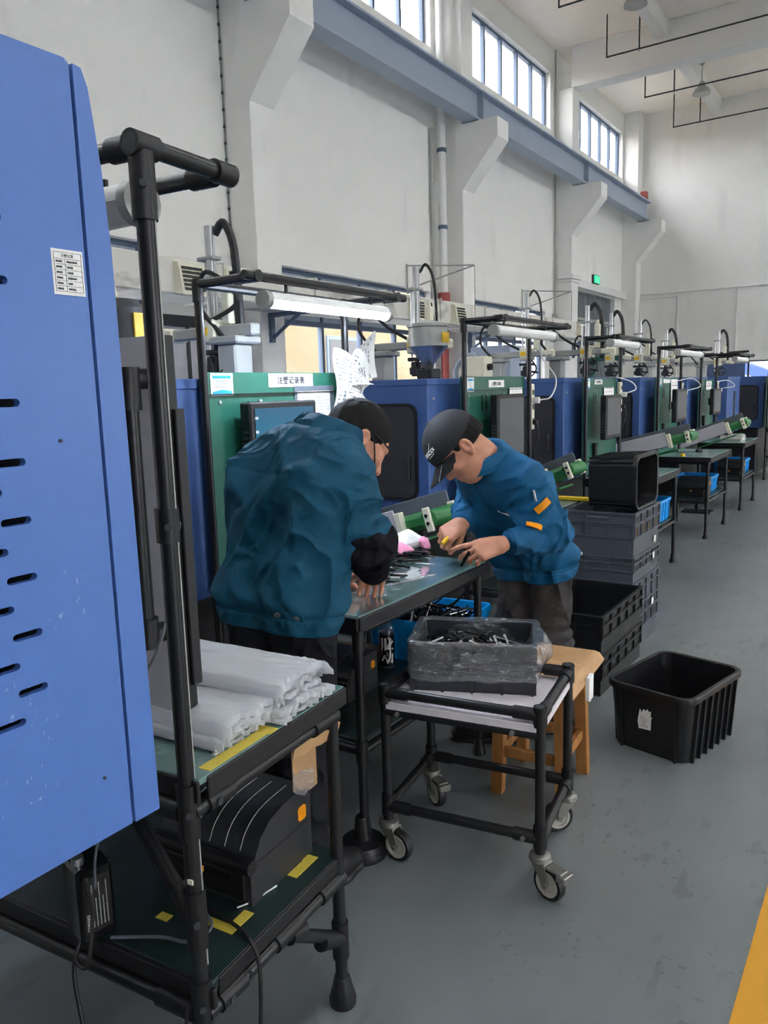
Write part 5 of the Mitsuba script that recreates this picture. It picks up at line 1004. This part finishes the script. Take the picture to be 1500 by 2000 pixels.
def hand(w, f, p, t, curl, thumb=(.5, .7, .4), s=1.0, spread=.1):
    """w wrist, f towards the knuckles, p the way the palm faces, t the thumb's side; curl: bend in radians of the four fingers"""
    f = unit(f); p = unit(np.asarray(p) - f * np.dot(p, f)); t = unit(np.asarray(t) - f * np.dot(t, f) - p * np.dot(t, p)); w = np.asarray(w, float)
    palm, fing = [], []
    for i, (kf, kt, L) in enumerate(((.086, .028, (.040, .025, .020)), (.090, .008, (.044, .028, .021)), (.085, -.012, (.040, .026, .020)), (.076, -.030, (.031, .020, .017)))):
        k = w + s * (f * kf + t * kt); palm.append((w + s * (f * .005 + t * kt * .55), k, .0165 * s, .0125 * s)); a = 0; q = k; c = curl[i]; r = (.0098, .0090, .0082, .0070) if i < 3 else (.0085, .0078, .0072, .0062)
        dd = unit(f + t * spread * (1.2 - .9 * i))
        for j in range(3):
            a += c * (.9, 1.15, .75)[j]; d = dd * math.cos(a) + p * math.sin(a); e = q + s * d * L[j]; fing.append((q, e, r[j] * s, r[j + 1] * s)); q = e
    b = w + s * (f * .022 + t * .024 + p * .004); d1 = unit(f * thumb[0] + t * thumb[1] + p * thumb[2]); m = b + s * d1 * .044; d2 = unit(d1 + f * .5 - t * .25 + p * .1); e = m + s * d2 * .032; d3 = unit(d2 + f * .25 - t * .15); g = e + s * d3 * .026
    fing += [(b, m, .0150 * s, .0115 * s), (m, e, .0112 * s, .0098 * s), (e, g, .0098 * s, .0078 * s)]
    return palm, fing
def head_parts(c, fwd, up, s=1.0):
    """skin of a head at c (between the ears); returns (function, frame matrix with columns left, forward, up)"""
    u = unit(up); f = unit(np.asarray(fwd) - u * np.dot(fwd, u)); l = np.cross(u, f); M = np.stack([l, f, u], 1); c = np.asarray(c, float)
    def fn(p):
        q = (p - c) @ M / s
        d = ell(q, (0, -.005, .040), (.077, .096, .088)); d = smin(d, ell(q, (0, .030, -.030), (.060, .068, .082)), .05)          # skull, face
        d = smin(d, ell(q, (0, .058, -.083), (.034, .034, .026)), .035); d = smin(d, ell(q, (.040, .030, -.062), (.024, .045, .030)), .03); d = smin(d, ell(q, (-.040, .030, -.062), (.024, .045, .030)), .03)   # chin, jaw
        d = smin(d, cap(q, (0, .088, .018), (0, .110, -.022), .009, .014), .014); d = smin(d, ell(q, (.012, .100, -.026), (.010, .011, .008)), .008); d = smin(d, ell(q, (-.012, .100, -.026), (.010, .011, .008)), .008)  # nose
        for sx in (-1, 1):
            d = smin(d, ell(q, (sx * .026, .082, .033), (.024, .014, .008)), .012); d = smax(d, -ell(q, (sx * .031, .099, .012), (.017, .013, .011)), .012)
            d = smin(d, ell(q, (sx * .031, .083, .012), (.013, .011, .010)), .005); d = smin(d, ell(q, (sx * .046, .066, -.012), (.022, .022, .020)), .02)
            o = ell(q, (sx * .080, -.012, .002), (.009, .019, .030)); o = smax(o, -ell(q, (sx * .090, -.009, .005), (.010, .011, .020)), .003); o = smin(o, ell(q, (sx * .078, .003, -.008), (.006, .007, .010)), .006); o = smin(o, ell(q, (sx * .077, -.004, -.029), (.007, .010, .010)), .006)
            d = smin(d, o, .008)
        d = smin(d, ell(q, (0, .097, -.050), (.022, .010, .0065)), .006); d = smin(d, ell(q, (0, .094, -.062), (.020, .011, .007)), .006); d = smax(d, -ell(q, (0, .107, -.0555), (.024, .010, .0022)), .004)
        return d * s
    return fn, M, c
def fold_noise(p, a, b, sd): return meshkit.fbm(np.stack([p @ np.asarray(a, float), p @ np.asarray(b, float), p @ np.cross(a, b) / 14], -1), 3, sd) - .5
def bounds(pts, m): q = np.array(pts); return q.min(0) - m, q.max(0) + m

def person(label, J_, mats, sleeve=False, cap_=False):
    k = thing('person', label, 'person')
    g = {n: np.array(v, float) for n, v in J_.items() if not n.startswith('hand')}; L = unit(g['hipL'] - g['hipR']); spine = unit(g['neck'] - g['pelvis']); fr = np.cross(L, spine); fr = unit(fr)
    hf, M, hc = head_parts(g['head'], g['hfwd'], g['hup'], g.get('hs', np.array(1.0)))
    hands = [hand(*J_['handL']), hand(*J_['handR'])]
    core = [(g['pelvis'] + L * .06, g['chest'] + L * .05, .075, .075), (g['pelvis'] - L * .06, g['chest'] - L * .05, .075, .075), (g['chest'], g['neck'], .08, .055)]
    for sd in 'LR': core += [(g['hip' + sd], g['knee' + sd], .065, .048), (g['knee' + sd], g['ank' + sd], .046, .032), (g['sh' + sd], g['elb' + sd], .040, .036), (g['elb' + sd], g['wri' + sd], .036, .026), (g['chest'], g['sh' + sd], .06, .045)]
    neckseg = [(g['neck'], g['head'] - M[:, 2] * .055 - M[:, 1] * .02, .060, .056)]
    def body(p):
        d = union(p, core, .03); d = smin(d, union(p, neckseg, .02), .03); d = smin(d, hf(p), .022)
        for palm, fing in hands: x = smin(union(p, palm, .012), union(p, fing, .0035), .007); d = smin(d, x, .014)
        return d
    # fine at the skin one sees, coarse where cloth covers it: one mesh
    allp = [g[n] for n in g if g[n].shape == (3,) and n not in ('hfwd', 'hup', 'hemn', 'toeL', 'toeR')]; lo, hi = bounds(allp, .20)
    scene_key = part(k, 'body', relax(sdf_mesh(body, lo, hi, .0042), 1), mats['skin'], True)
    # jacket
    w_ = mats.get('w', 1.0)
    sh = [(g['pelvis'] + L * .085 + spine * .02, g['chest'] + L * .080, .112 * w_, .120 * w_), (g['pelvis'] - L * .085 + spine * .02, g['chest'] - L * .080, .112 * w_, .120 * w_), (g['chest'] + L * .085, g['neck'] + L * .075 - spine * .06, .118 * w_, .066), (g['chest'] - L * .085, g['neck'] - L * .075 - spine * .06, .118 * w_, .066),
          (g['neck'] - spine * .075 + L * .05, g['neck'] - spine * .075 - L * .05, .080, .080), (g['hem'] + L * .078, g['pelvis'] + L * .080, .096 * w_, .108 * w_), (g['hem'] - L * .078, g['pelvis'] - L * .080, .096 * w_, .108 * w_)]
    arms = []
    for sd in 'LR': arms.append([(g['sh' + sd], g['elb' + sd], .079, .066), (g['elb' + sd], g['cuf' + sd], .066, .043)])
    hp, hn = g['hem'], unit(g.get('hemn', spine)); up_ = np.array([0, 0, 1.0])
    def jacket(p):
        d = union(p, sh, .06); Mb = np.stack([L, fr, spine], 1); d = smin(d, ell(p, g['chest'] * .52 + g['neck'] * .48 - fr * .030 * w_ - spine * .035, (.205 * w_, .120 * w_, .165), Mb), .05)
        dn = cap(p, g['neck'] - spine * .02, g['neck'] + spine * .3, .055, .07)
        q_ = p - g['chest']; ridge = lambda a, b, sd: (1 - np.abs(2 * meshkit.noise(np.stack([q_ @ a, q_ @ b, (q_ @ fr) * 1.5], -1), sd) - 1)) ** 3
        w = .028 * ridge(spine * 2.2 + L * 1.6, L * 8.5 - spine * 5, 3) + .022 * ridge(spine * 3 - L * 3, L * 9 + spine * 8, 9) + .013 * ridge(spine * 8, L * 24 + spine * 14, 13) + fold_noise(p, spine * 16 + L * 7, fr * 6 + L * 3, 5) * .012 - .020
        hz = (p - hp) @ hn; w = w * np.clip((hz - .05) / .14, 0, 1) * np.exp(-(np.maximum(np.abs(q_ @ L) - .14, 0) / .05) ** 2) * np.clip(1.35 - np.maximum((q_ @ spine) - .02, 0) / .12, .25, 1)
        low = np.exp(-((hz - .085) / .030) ** 2); w = w + low * (.007 * np.sin((p @ L) * 70 + 5 * meshkit.noise(p * 12, 4)) + .008 * w_)
        d = d - w
        for i, ar in enumerate(arms):
            x = union(p, ar, .04); ax = unit(ar[0][1] - ar[0][0]); a2 = unit(ar[1][1] - ar[1][0]); e = ar[0][1]
            near = np.exp(-(np.linalg.norm(p - e, axis=1) / .13) ** 2); s_ = np.where(((p - e) @ a2) > 0, (p - e) @ a2, -((p - e) @ ax))
            pe = p - e; rg = (1 - np.abs(2 * meshkit.noise(np.stack([pe @ (ax * 26 + np.cross(ax, up_) * 10), pe @ np.cross(ax, up_) * 7, pe @ np.cross(np.cross(ax, up_), ax) * 7], -1), 31 + i) - 1)) ** 2.5
            x = x - near * .004 * np.sin(s_ * 95 + 9 * meshkit.noise(p * 18, 8)) - .016 * (rg - .35) * (.45 + near) - fold_noise(p, ax * 22, np.cross(ax, up_) * 6, 7 + i) * .008
            seam = np.abs((p - ar[0][0]) @ ax - .005); x = x + .006 * np.exp(-(seam / .010) ** 2)
            d = smin(d, x, .035)
        yoke = np.abs((p - g['chest']) @ spine - .035 - .03 * ((p - g['chest']) @ L) ** 2 * 8); bk = ((p - g['chest']) @ fr) < -.02
        d = d + np.where(bk, .005 * np.exp(-(yoke / .006) ** 2), 0) + .006 * np.exp(-((((p - hp) @ hn) - .052) / .008) ** 2)
        zp = np.abs((p - g['chest']) @ L); d = d + np.where(((p - g['chest']) @ fr) > .05, .007 * np.exp(-(zp / .006) ** 2), 0)
        d = smax(d, -((p - hp) @ hn), .012)
        return smax(d, -dn, .01)
    def band(p):
        z_ = (p - hp) @ hn; ln = p @ L
        return smax(jacket(p - 0.0) - .0035 - .0012 * np.sin(ln * 420) * (z_ > .02), np.abs(z_ - .024) - .024, .005)
    lo2, hi2 = bounds([g[n] for n in ('neck', 'hem', 'pelvis', 'chest', 'shL', 'shR', 'elbL', 'elbR', 'cufL', 'cufR')], .21)
    jk = part(k, 'jacket', relax(sdf_mesh(jacket, lo2, hi2, .0062), 2), mats['cloth'], True, mats['jl'])
    part(jk, 'hem_band', sdf_mesh(band, np.minimum(g['hem'], g['pelvis']) - (.27, .27, .12), np.maximum(g['hem'], g['pelvis']) + (.27, .27, .10), .005), mats['cloth'], True)
    # collar: a standing band around the neck, opened to the front
    cu = unit(spine + np.asarray(mats.get('ctilt', (0, 0, 0)))); cl = unit(np.cross(cu, fr)) ; cl = L - cu * (L @ cu); cl = unit(cl); cf = np.cross(cl, cu); ang = np.linspace(-2.75, 2.75, 44); rows = []
    for hgt, rr, fl in ((-.035, .086, 0), (.0, .076, 0), (.022, .073, .002), (.034, .074, .006), (.037, .079, .010), (.030, .083, .013), (.008, .090, .016), (-.012, .096, .018)):
        rows.append(np.array([g['neck'] + cu * (hgt + mats.get('cz', 0) - .012 * math.cos(a)) + (cl * math.sin(a) * (rr + fl) * .98 - cf * math.cos(a) * (rr + fl) * 1.0) for a in ang]))
    Pn = np.array(rows); nn, mm = Pn.shape[:2]; gi = np.arange(nn * mm).reshape(nn, mm); q = np.stack([gi[:-1, :-1], gi[1:, :-1], gi[1:, 1:], gi[:-1, 1:]], -1).reshape(-1, 4)
    part(jk, 'collar', (Pn.reshape(-1, 3) + .004 * (meshkit.noise(Pn.reshape(-1, 3) * 30, 2) - .5)[:, None], q), mats['cloth'], True)
    for side, a in ((1, .55), (1, .80)):
        b = hp + hn * .026 + L * (.19 * mats['btn'] * math.cos(a - .55)) - fr * (.035 + .10 * (a - .55)); 
        # cuffs
    for sd in 'LR':
        if (sd == 'R' and sleeve): continue
        a2 = unit(g['cuf' + sd] - g['elb' + sd]); part(jk, 'cuff', lathe([(.030, -.055), (.0475, -.052), (.0485, -.03), (.0480, .0), (.0465, .006), (.030, .004)], g['cuf' + sd] + a2 * .012, 22, a2), mats['cloth'], 40)
    # trousers
    legs = []
    for sd in 'LR': legs.append([(g['hip' + sd], g['knee' + sd], .090 * (mats.get('w', 1) + 1) / 2, .074), (g['knee' + sd], g['ank' + sd] + (0, 0, .02), .074, .064)])
    def trousers(p):
        d = None
        for i, lg in enumerate(legs):
            x = union(p, lg, .05); ax = unit(lg[0][1] - lg[0][0]); x = x - fold_noise(p, ax * 20 + L * 6, np.array([1., .3, 0]) * 6, 20 + i) * .022
            kn = np.exp(-(np.linalg.norm(p - lg[0][1], axis=1) / .14) ** 2); x = x - kn * .007 * np.sin(p[:, 2] * 110 + 5 * meshkit.noise(p * 10, 3)); d = x if d is None else smin(d, x, .02)
        top = union(p, [(g['pelvis'] + L * .065 - (0, 0, .02), g['pelvis'] - L * .065 - (0, 0, .02), .096 * mats.get('w', 1), .096 * mats.get('w', 1))], .05); d = smin(d, top, .05)
        return smax(smax(d, -(p[:, 2] - .045), .01), (p - g['pelvis']) @ spine - .04, .02)
    lo3, hi3 = bounds([g[n] for n in ('pelvis', 'hipL', 'hipR', 'kneeL', 'kneeR', 'ankL', 'ankR')], .17)
    tr = part(k, 'trousers', relax(sdf_mesh(trousers, lo3, hi3, .007), 2), mats['trousers'], True, mats['tl'])
    for sd in 'LR':
        a, d = g['ank' + sd], unit(J_['toe' + sd]); a = np.array([a[0], a[1], 0])
        shoe = lambda p: smax(union(p, [(a + (0, 0, .05) - d * .03, a + (0, 0, .045) + d * .12, .047, .040), (a + (0, 0, .04) + d * .12, a + (0, 0, .032) + d * .19, .042, .034), (a + (0, 0, .05), a + (0, 0, .11), .046, .044)], .03), -p[:, 2] + .002, .006)
        sk = part(k, 'shoe', sdf_mesh(shoe, a - (.28, .28, .02), a + (.28, .28, .18), .007), 'm_shoe', True)
        part(sk, 'sole', sdf_mesh(lambda p: smax(union(p, [(a - d * .035, a + d * .12, .052, .048), (a + d * .12, a + d * .195, .046, .036)], .03), np.abs(p[:, 2] - .012) - .012, .004), a - (.28, .28, .03), a + (.28, .28, .06), .007), 'm_black', True)
    # brows and eyes
    loc = lambda q: hc + M @ (np.asarray(q) * float(g.get('hs', np.array(1.0))))
    for sx in (-1, 1): part(k, 'eyebrow', P([loc((sx * .012, .098, .034)), loc((sx * .030, .095, .040)), loc((sx * .048, .080, .034))], .0034, 6), 'm_hair'); part(k, 'eye', P([loc((sx * .020, .0935, .010)), loc((sx * .031, .0950, .0085)), loc((sx * .042, .088, .010))], .0022, 5), 'm_ink')
    return k, jk, tr, g, M, hc, L, spine, fr, jacket
def hair(k, hc, M, s, b, cut):
    def fn(p):
        q = (p - hc) @ M / s; d = ell(q, (0, -.007, .043), (.0835, .103, .094)); d = smin(d, ell(q, (0, -.055, -.010), (.066, .048, .060)), .03)
        n = meshkit.fbm(np.stack([q[:, 0] * 90, q[:, 1] * 90, q[:, 2] * 24], -1), 3, 6) - .5; d = d - .008 * n
        c = cut(q); return smax(d, c + .012 * n, .006) * s
    return part(k, 'hair', sdf_mesh(fn, hc - .19, hc + .19, .0042), b, True, 'short black hair')

def surf(fn, c, o):
    o = unit(o); t = np.arange(0, .4, .001); d = fn(np.asarray(c) + t[:, None] * o); i = int(np.argmax(d > 0)); q = np.asarray(c) + t[i] * o; e = .004
    n = unit([fn((q + e * v)[None])[0] - fn((q - e * v)[None])[0] for v in np.eye(3)]); return q, n
# the man with his back to the camera, bent over the working bench
d1 = np.array([0.05, 1.0, 0]); d1 /= np.linalg.norm(d1)
k, jk, tr, g, M, hc, L, spine, fr, jfn = person('man with his back to the camera, in a teal work jacket and one black over-sleeve', dict(
    pelvis=(-1.440, 1.600, .86), hem=(-1.435, 1.585, .775), hemn=(.02, .16, 1.0), chest=(-1.435, 1.675, 1.125), neck=(-1.395, 1.780, 1.285), head=(-1.370, 1.885, 1.270), hfwd=(.45, .62, -.85), hup=(.22, .60, .70),
    shL=(-1.580, 1.725, 1.185), shR=(-1.268, 1.715, 1.185), elbL=(-1.640, 1.800, .975), elbR=(-1.240, 1.740, 1.012), wriL=(-1.560, 1.985, .865), wriR=(-1.335, 1.915, .880), cufL=(-1.60, 1.93, .90), cufR=(-1.235, 1.795, .985),
    hipL=(-1.525, 1.600, .80), hipR=(-1.350, 1.605, .80), kneeL=(-1.535, 1.60, .43), kneeR=(-1.350, 1.585, .43), ankL=(-1.54, 1.56, .07), ankR=(-1.345, 1.54, .07), toeL=(-.1, 1, 0), toeR=(.15, 1, 0),
    handL=((-1.56, 1.985, .865), (.55, .75, -.35), (.1, .2, -1), (.7, -.5, .3), (.5, .5, .55, .6)), handR=((-1.335, 1.915, .880), (-.55, .75, -.45), (-.3, .1, -1), (-.7, -.4, .3), (.5, .55, .6, .6))),
    mats1 := dict(skin='m_skin', cloth='m_cloth', trousers='m_trousers', jl='teal work jacket', tl='dark trousers', btn=1, ctilt=(.05, .10, 0), cz=.022), sleeve=True)
hair(k, hc, M, 1.0, 'm_hair', lambda q: np.minimum(np.maximum(-(q[:, 2] + .022 - .55 * np.clip(q[:, 1] + .02, 0, 1) - .9 * np.clip(q[:, 1] - .045, 0, 1)), -1), np.maximum(q[:, 1] + .055, -(q[:, 2] + .072))))
# over-sleeve: gathered black cover from the upper arm to the wrist
el, wr = g['elbR'], g['wriR']; sA = g['shR'] + (el - g['shR']) * .84
def osl(p):
    d = union(p, [(sA, el, .068, .076), (el, wr, .078, .050)], .05); ax = unit(wr - el); s_ = (p - el) @ ax
    d = d - .007 * np.sin(s_ * 120 + 8 * meshkit.noise(p * 14, 2)) * np.exp(-(s_ / .12) ** 2) - fold_noise(p, ax * 26, np.array([0, 0, 1.]) * 8, 4) * .014
    return smax(smax(d, -((p - sA) @ unit(el - sA)), .01), (p - wr) @ ax - .01, .01)
part(k, 'over_sleeve', relax(sdf_mesh(osl, np.minimum(sA, np.minimum(el, wr)) - .13, np.maximum(sA, np.maximum(el, wr)) + .13, .006), 1), 'm_sleeve', True, 'black elastic over-sleeve')
e1 = hc + M @ np.array([-.079, .0, .012]); part(k, 'mask_strap', P([e1 + M @ [.0, -.01, .012], e1 + M @ [-.006, .012, .008], e1 + M @ [-.002, .045, -.025], e1 + M @ [.02, .075, -.05]], .0022, 6), 'm_ink')
part(k, 'glasses_arm', P([e1 + M @ [0, -.012, .016], e1 + M @ [-.002, .03, .022], e1 + M @ [.012, .085, .020]], .0025, 6), 'm_ink')
for bl in (-.045, -.100):
    c, n_ = surf(jfn, g['hem'] + unit(np.array([.02, .16, 1.0])) * .028 + L * bl, -fr - L * .35); part(jk, 'button', lathe([(.009, -.003), (.009, .003), (.005, .005)], c, 12, n_), 'm_chrome')
c, n_ = surf(jfn, g['hem'] + np.array([0, 0, .028]) - L * .085, -fr - L * .35); tq = unit(np.cross((0, 0, 1.), n_)); part(jk, 'waist_tab', X(prism(rrect(.075, .040, .018), .005), np.stack([tq, np.cross(n_, tq), n_], 1), c - n_ * .002), mats1['cloth'], 40)

# the man in the black cap, bent towards the far corner of the working bench
s2 = lambda *q: EYE + (np.array(q) - EYE) * 1.045
k, jk, tr, g, M, hc, L, spine, fr, jfn = person('man in a black cap and blue teal jacket with orange tape at the bench corner', dict(
    pelvis=s2(-1.165, 2.755, .765), hem=s2(-1.160, 2.735, .700), hemn=(-.10, -.10, 1.0), chest=s2(-1.195, 2.595, 1.005), neck=s2(-1.228, 2.452, 1.180), head=s2(-1.268, 2.380, 1.222), hfwd=(-.45, -.33, -.83), hup=(-.66, -.42, .55), hs=np.array(1.02),
    shL=s2(-1.075, 2.470, 1.105), shR=s2(-1.315, 2.640, 1.095), elbL=s2(-1.005, 2.530, .925), elbR=s2(-1.330, 2.570, .975), wriL=s2(-1.112, 2.352, .900), wriR=s2(-1.308, 2.447, .947), cufL=s2(-1.085, 2.395, .905), cufR=s2(-1.312, 2.475, .955),
    hipL=s2(-1.090, 2.735, .715), hipR=s2(-1.230, 2.775, .715), kneeL=s2(-1.085, 2.74, .42), kneeR=s2(-1.235, 2.70, .42), ankL=(-1.13, 2.95, .07), ankR=(-1.29, 2.76, .07), toeL=(-.8, -.6, 0), toeR=(-.85, -.5, 0),
    handL=(s2(-1.112, 2.352, .900), (-.60, -.62, -.16), (-.55, .55, -.55), (-.2, .25, .9), (.20, .55, .75, .8), (.80, .30, .35), 1.0), handR=(s2(-1.308, 2.447, .947), (-.35, -.75, -.42), (-.3, .55, -.75), (.75, -.35, .1), (1.05, 1.05, 1.1, 1.1), (.75, .35, .65), 1.0)),
    dict(skin='m_skin', cloth='m_cloth2', trousers='m_denim', jl='blue teal work jacket', tl='dark grey jeans', btn=-1, ctilt=(0, 0, .1), w=.86))
hair(k, hc, M, 1.02, 'm_hair', lambda q: np.maximum(np.maximum(-(q[:, 2] + .018 - .25 * np.clip(q[:, 1], 0, 1)), q[:, 1] - .028), -1) + 0 * q[:, 0])
# cap
ck = part(k, 'cap', sdf_mesh(lambda p: (lambda q: smax(np.abs(ell(q, (0, .000, .050), (.088, .109, .098))) - .004, -(q[:, 2] - .028 - .10 * np.clip(-q[:, 1], 0, 1) - .12 * np.clip(q[:, 1], 0, 1)), .004))((p - hc) @ M), hc - .2, hc + .2, .0045), 'm_capcloth', True, 'black baseball cap')
def crown(x, y, o=.003):
    """point on the crown front: x across (m), y up (m)"""
    a, e = x / .105, y / .098 + .05; return hc + M @ (np.array([0, 0, .050]) + np.array([(.092 + o) * math.cos(e) * math.sin(a), (.113 + o) * math.cos(e) * math.cos(a), (.102 + o) * math.sin(e)]))
gu, gv = np.meshgrid(np.linspace(-1, 1, 25), np.linspace(0, 1, 9), indexing='ij'); bx_ = .082 * np.sin(gu * 1.25) * (1 - .12 * gv); by_ = .108 * np.cos(gu * 1.25) + gv * .078 * np.sqrt(np.clip(1 - (gu * .92) ** 2, 0, 1)); bz_ = .040 - .030 * gv - .020 * gu ** 2 + .004
top = np.stack([bx_, by_, bz_], -1).reshape(-1, 3) @ M.T + hc; bot = top - M[:, 2] * .0035; N_ = len(top); gi = np.arange(N_).reshape(gu.shape); q = np.stack([gi[:-1, :-1], gi[1:, :-1], gi[1:, 1:], gi[:-1, 1:]], -1).reshape(-1, 4); rim = np.concatenate([gi[:, 0], gi[-1, 1:], gi[-2::-1, -1], gi[0, -2:0:-1]]); r2 = np.roll(rim, -1)
brim = part(ck, 'brim', (np.vstack([top, bot]), np.vstack([q, q[:, ::-1] + N_, np.stack([rim, rim + N_, r2 + N_, r2], 1)])), 'm_capcloth', 40); part(ck, 'button', lathe([(.009, 0), (.008, .005), (.003, .007)], hc + M @ np.array([0, 0, .150]), 12, M[:, 2]), 'm_capcloth')
def wrap(m, f): v, fa = vf(m); return np.array([f(*q) for q in v]), fa
tm = meshkit.text_mesh('SPACEX', .012, .001, True); tv = vf(tm)[0]; tw_ = np.ptp(tv[:, 0])
part(ck, 'lettering', wrap(X(tm, None, (-tw_ / 2, 0, 0)), lambda x, y, z: crown(x + .070, y + .028, .0045 + z)), 'm_paper', False, 'white lettering'); part(ck, 'swoosh', P([crown(x + .070, .040 + 14 * (x + .005) ** 2, .006) for x in np.linspace(-.01, .030, 8)], np.linspace(.0016, .0006, 43), 5), 'm_paper')
part(ck, 'underline', P([crown(x + .070, .022, .0055) for x in np.linspace(-.022, .02, 7)], .0011, 5), 'm_paper')
tb = meshkit.text_mesh('SPACEX', .011, .001, True); bw = np.ptp(vf(tb)[0][:, 0])
def onbrim(x, y, z): fy = .150 - x * .95; return hc + M @ np.array([.060 - y * .9, fy, .0385 - .03 * np.clip((fy - .079) / .065, 0, 1.2) + z])
part(brim, 'lettering', wrap(tb, onbrim), 'm_paper', False, 'white lettering')
# orange tapes, pen, name tag, pocket stud
def on_sleeve(sd, t, ang, w, h, b, name, rad, seg=('sh', 'elb'), tilt=0, lb=None):
    a, b_ = g[seg[0] + sd], g[seg[1] + sd]; ax = unit(b_ - a); view = unit(EYE - a); o = unit(view - ax * (view @ ax)); o = o * math.cos(ang) + np.cross(ax, o) * math.sin(ang); sidev = np.cross(ax, o); c = a + (b_ - a) * t + o * rad; u = math.cos(tilt) * sidev + math.sin(tilt) * ax; v = np.cross(o, u)
    vv, gg = [], np.array([[-1, -1], [1, -1], [1, 1], [-1, 1]])
    gx_, gy_ = np.meshgrid(np.linspace(-.5, .5, 7), np.linspace(-.5, .5, 5), indexing='ij'); pts = c + gx_[..., None] * w * u + gy_[..., None] * h * v; sx_ = (pts - c) @ sidev; pts = pts - o * (rad - np.sqrt(np.maximum(rad ** 2 - sx_ ** 2, 0)))[..., None]
    gi_ = np.arange(35).reshape(7, 5); qq = np.stack([gi_[:-1, :-1], gi_[1:, :-1], gi_[1:, 1:], gi_[:-1, 1:]], -1).reshape(-1, 4); pts = pts.reshape(-1, 3); part(jk, name, (np.vstack([pts, pts - o * .004]), np.vstack([qq, qq[:, ::-1] + 35])), b, True, lb)
on_sleeve('L', .42, -.15, .062, .026, 'm_orange', 'orange_tape', .089, tilt=.25, lb='orange tape'); on_sleeve('L', .62, .55, .058, .022, 'm_orange', 'orange_tape', .070, ('elb', 'cuf'), tilt=.9, lb='orange tape')
a = g['shL'] + (g['elbL'] - g['shL']) * .30; o = unit(EYE - a); part(jk, 'pen', T(a + o * .086 + (0, 0, .02), a + o * .088 + (.01, 0, -.02), .0045, n=8), 'm_chrome')
part(k, 'tool', T(hc * 0 + s2(-1.318, 2.395, .918), s2(-1.335, 2.345, .885), .008, n=10), 'm_yellow', label='yellow tool handle in the fist'); part(k, 'held_part', T(s2(-1.185, 2.262, .885), s2(-1.215, 2.26, .835), .006, n=8), 'm_blackgloss')

# name tag, pocket seam and stud on the left breast; stud on the hem
c, n_ = surf(jfn, g['chest'] + spine * .055 + L * .045, fr + L * .30); tq = unit(np.cross(spine, n_)); FR_ = np.stack([tq, np.cross(n_, tq), n_], 1)
part(jk, 'name_tag', X(J(X(meshkit.text_mesh('De', .009, .001), None, (-.03, 0, 0)), *[B(-.010 + i * .005, -.0065 + i * .005, 0, .005, 0, .001) for i in range(4)], B(.012, .021, -.001, .010, 0, .001), B(.023, .031, -.001, .010, 0, .001)), FR_, c + n_ * .002), 'm_paper', False, 'white name print')
c, n_ = surf(jfn, g['chest'] - spine * .035 + L * .06, fr + L * .35); part(jk, 'stud', lathe([(.006, -.003), (.006, .003), (.003, .004)], c, 10, n_), 'm_chrome')
c, n_ = surf(jfn, g['hem'] + np.array([0, 0, .03]) + L * .05, -fr + L * .9); part(jk, 'stud', lathe([(.008, -.003), (.008, .003), (.004, .005)], c, 10, n_), 'm_chrome')
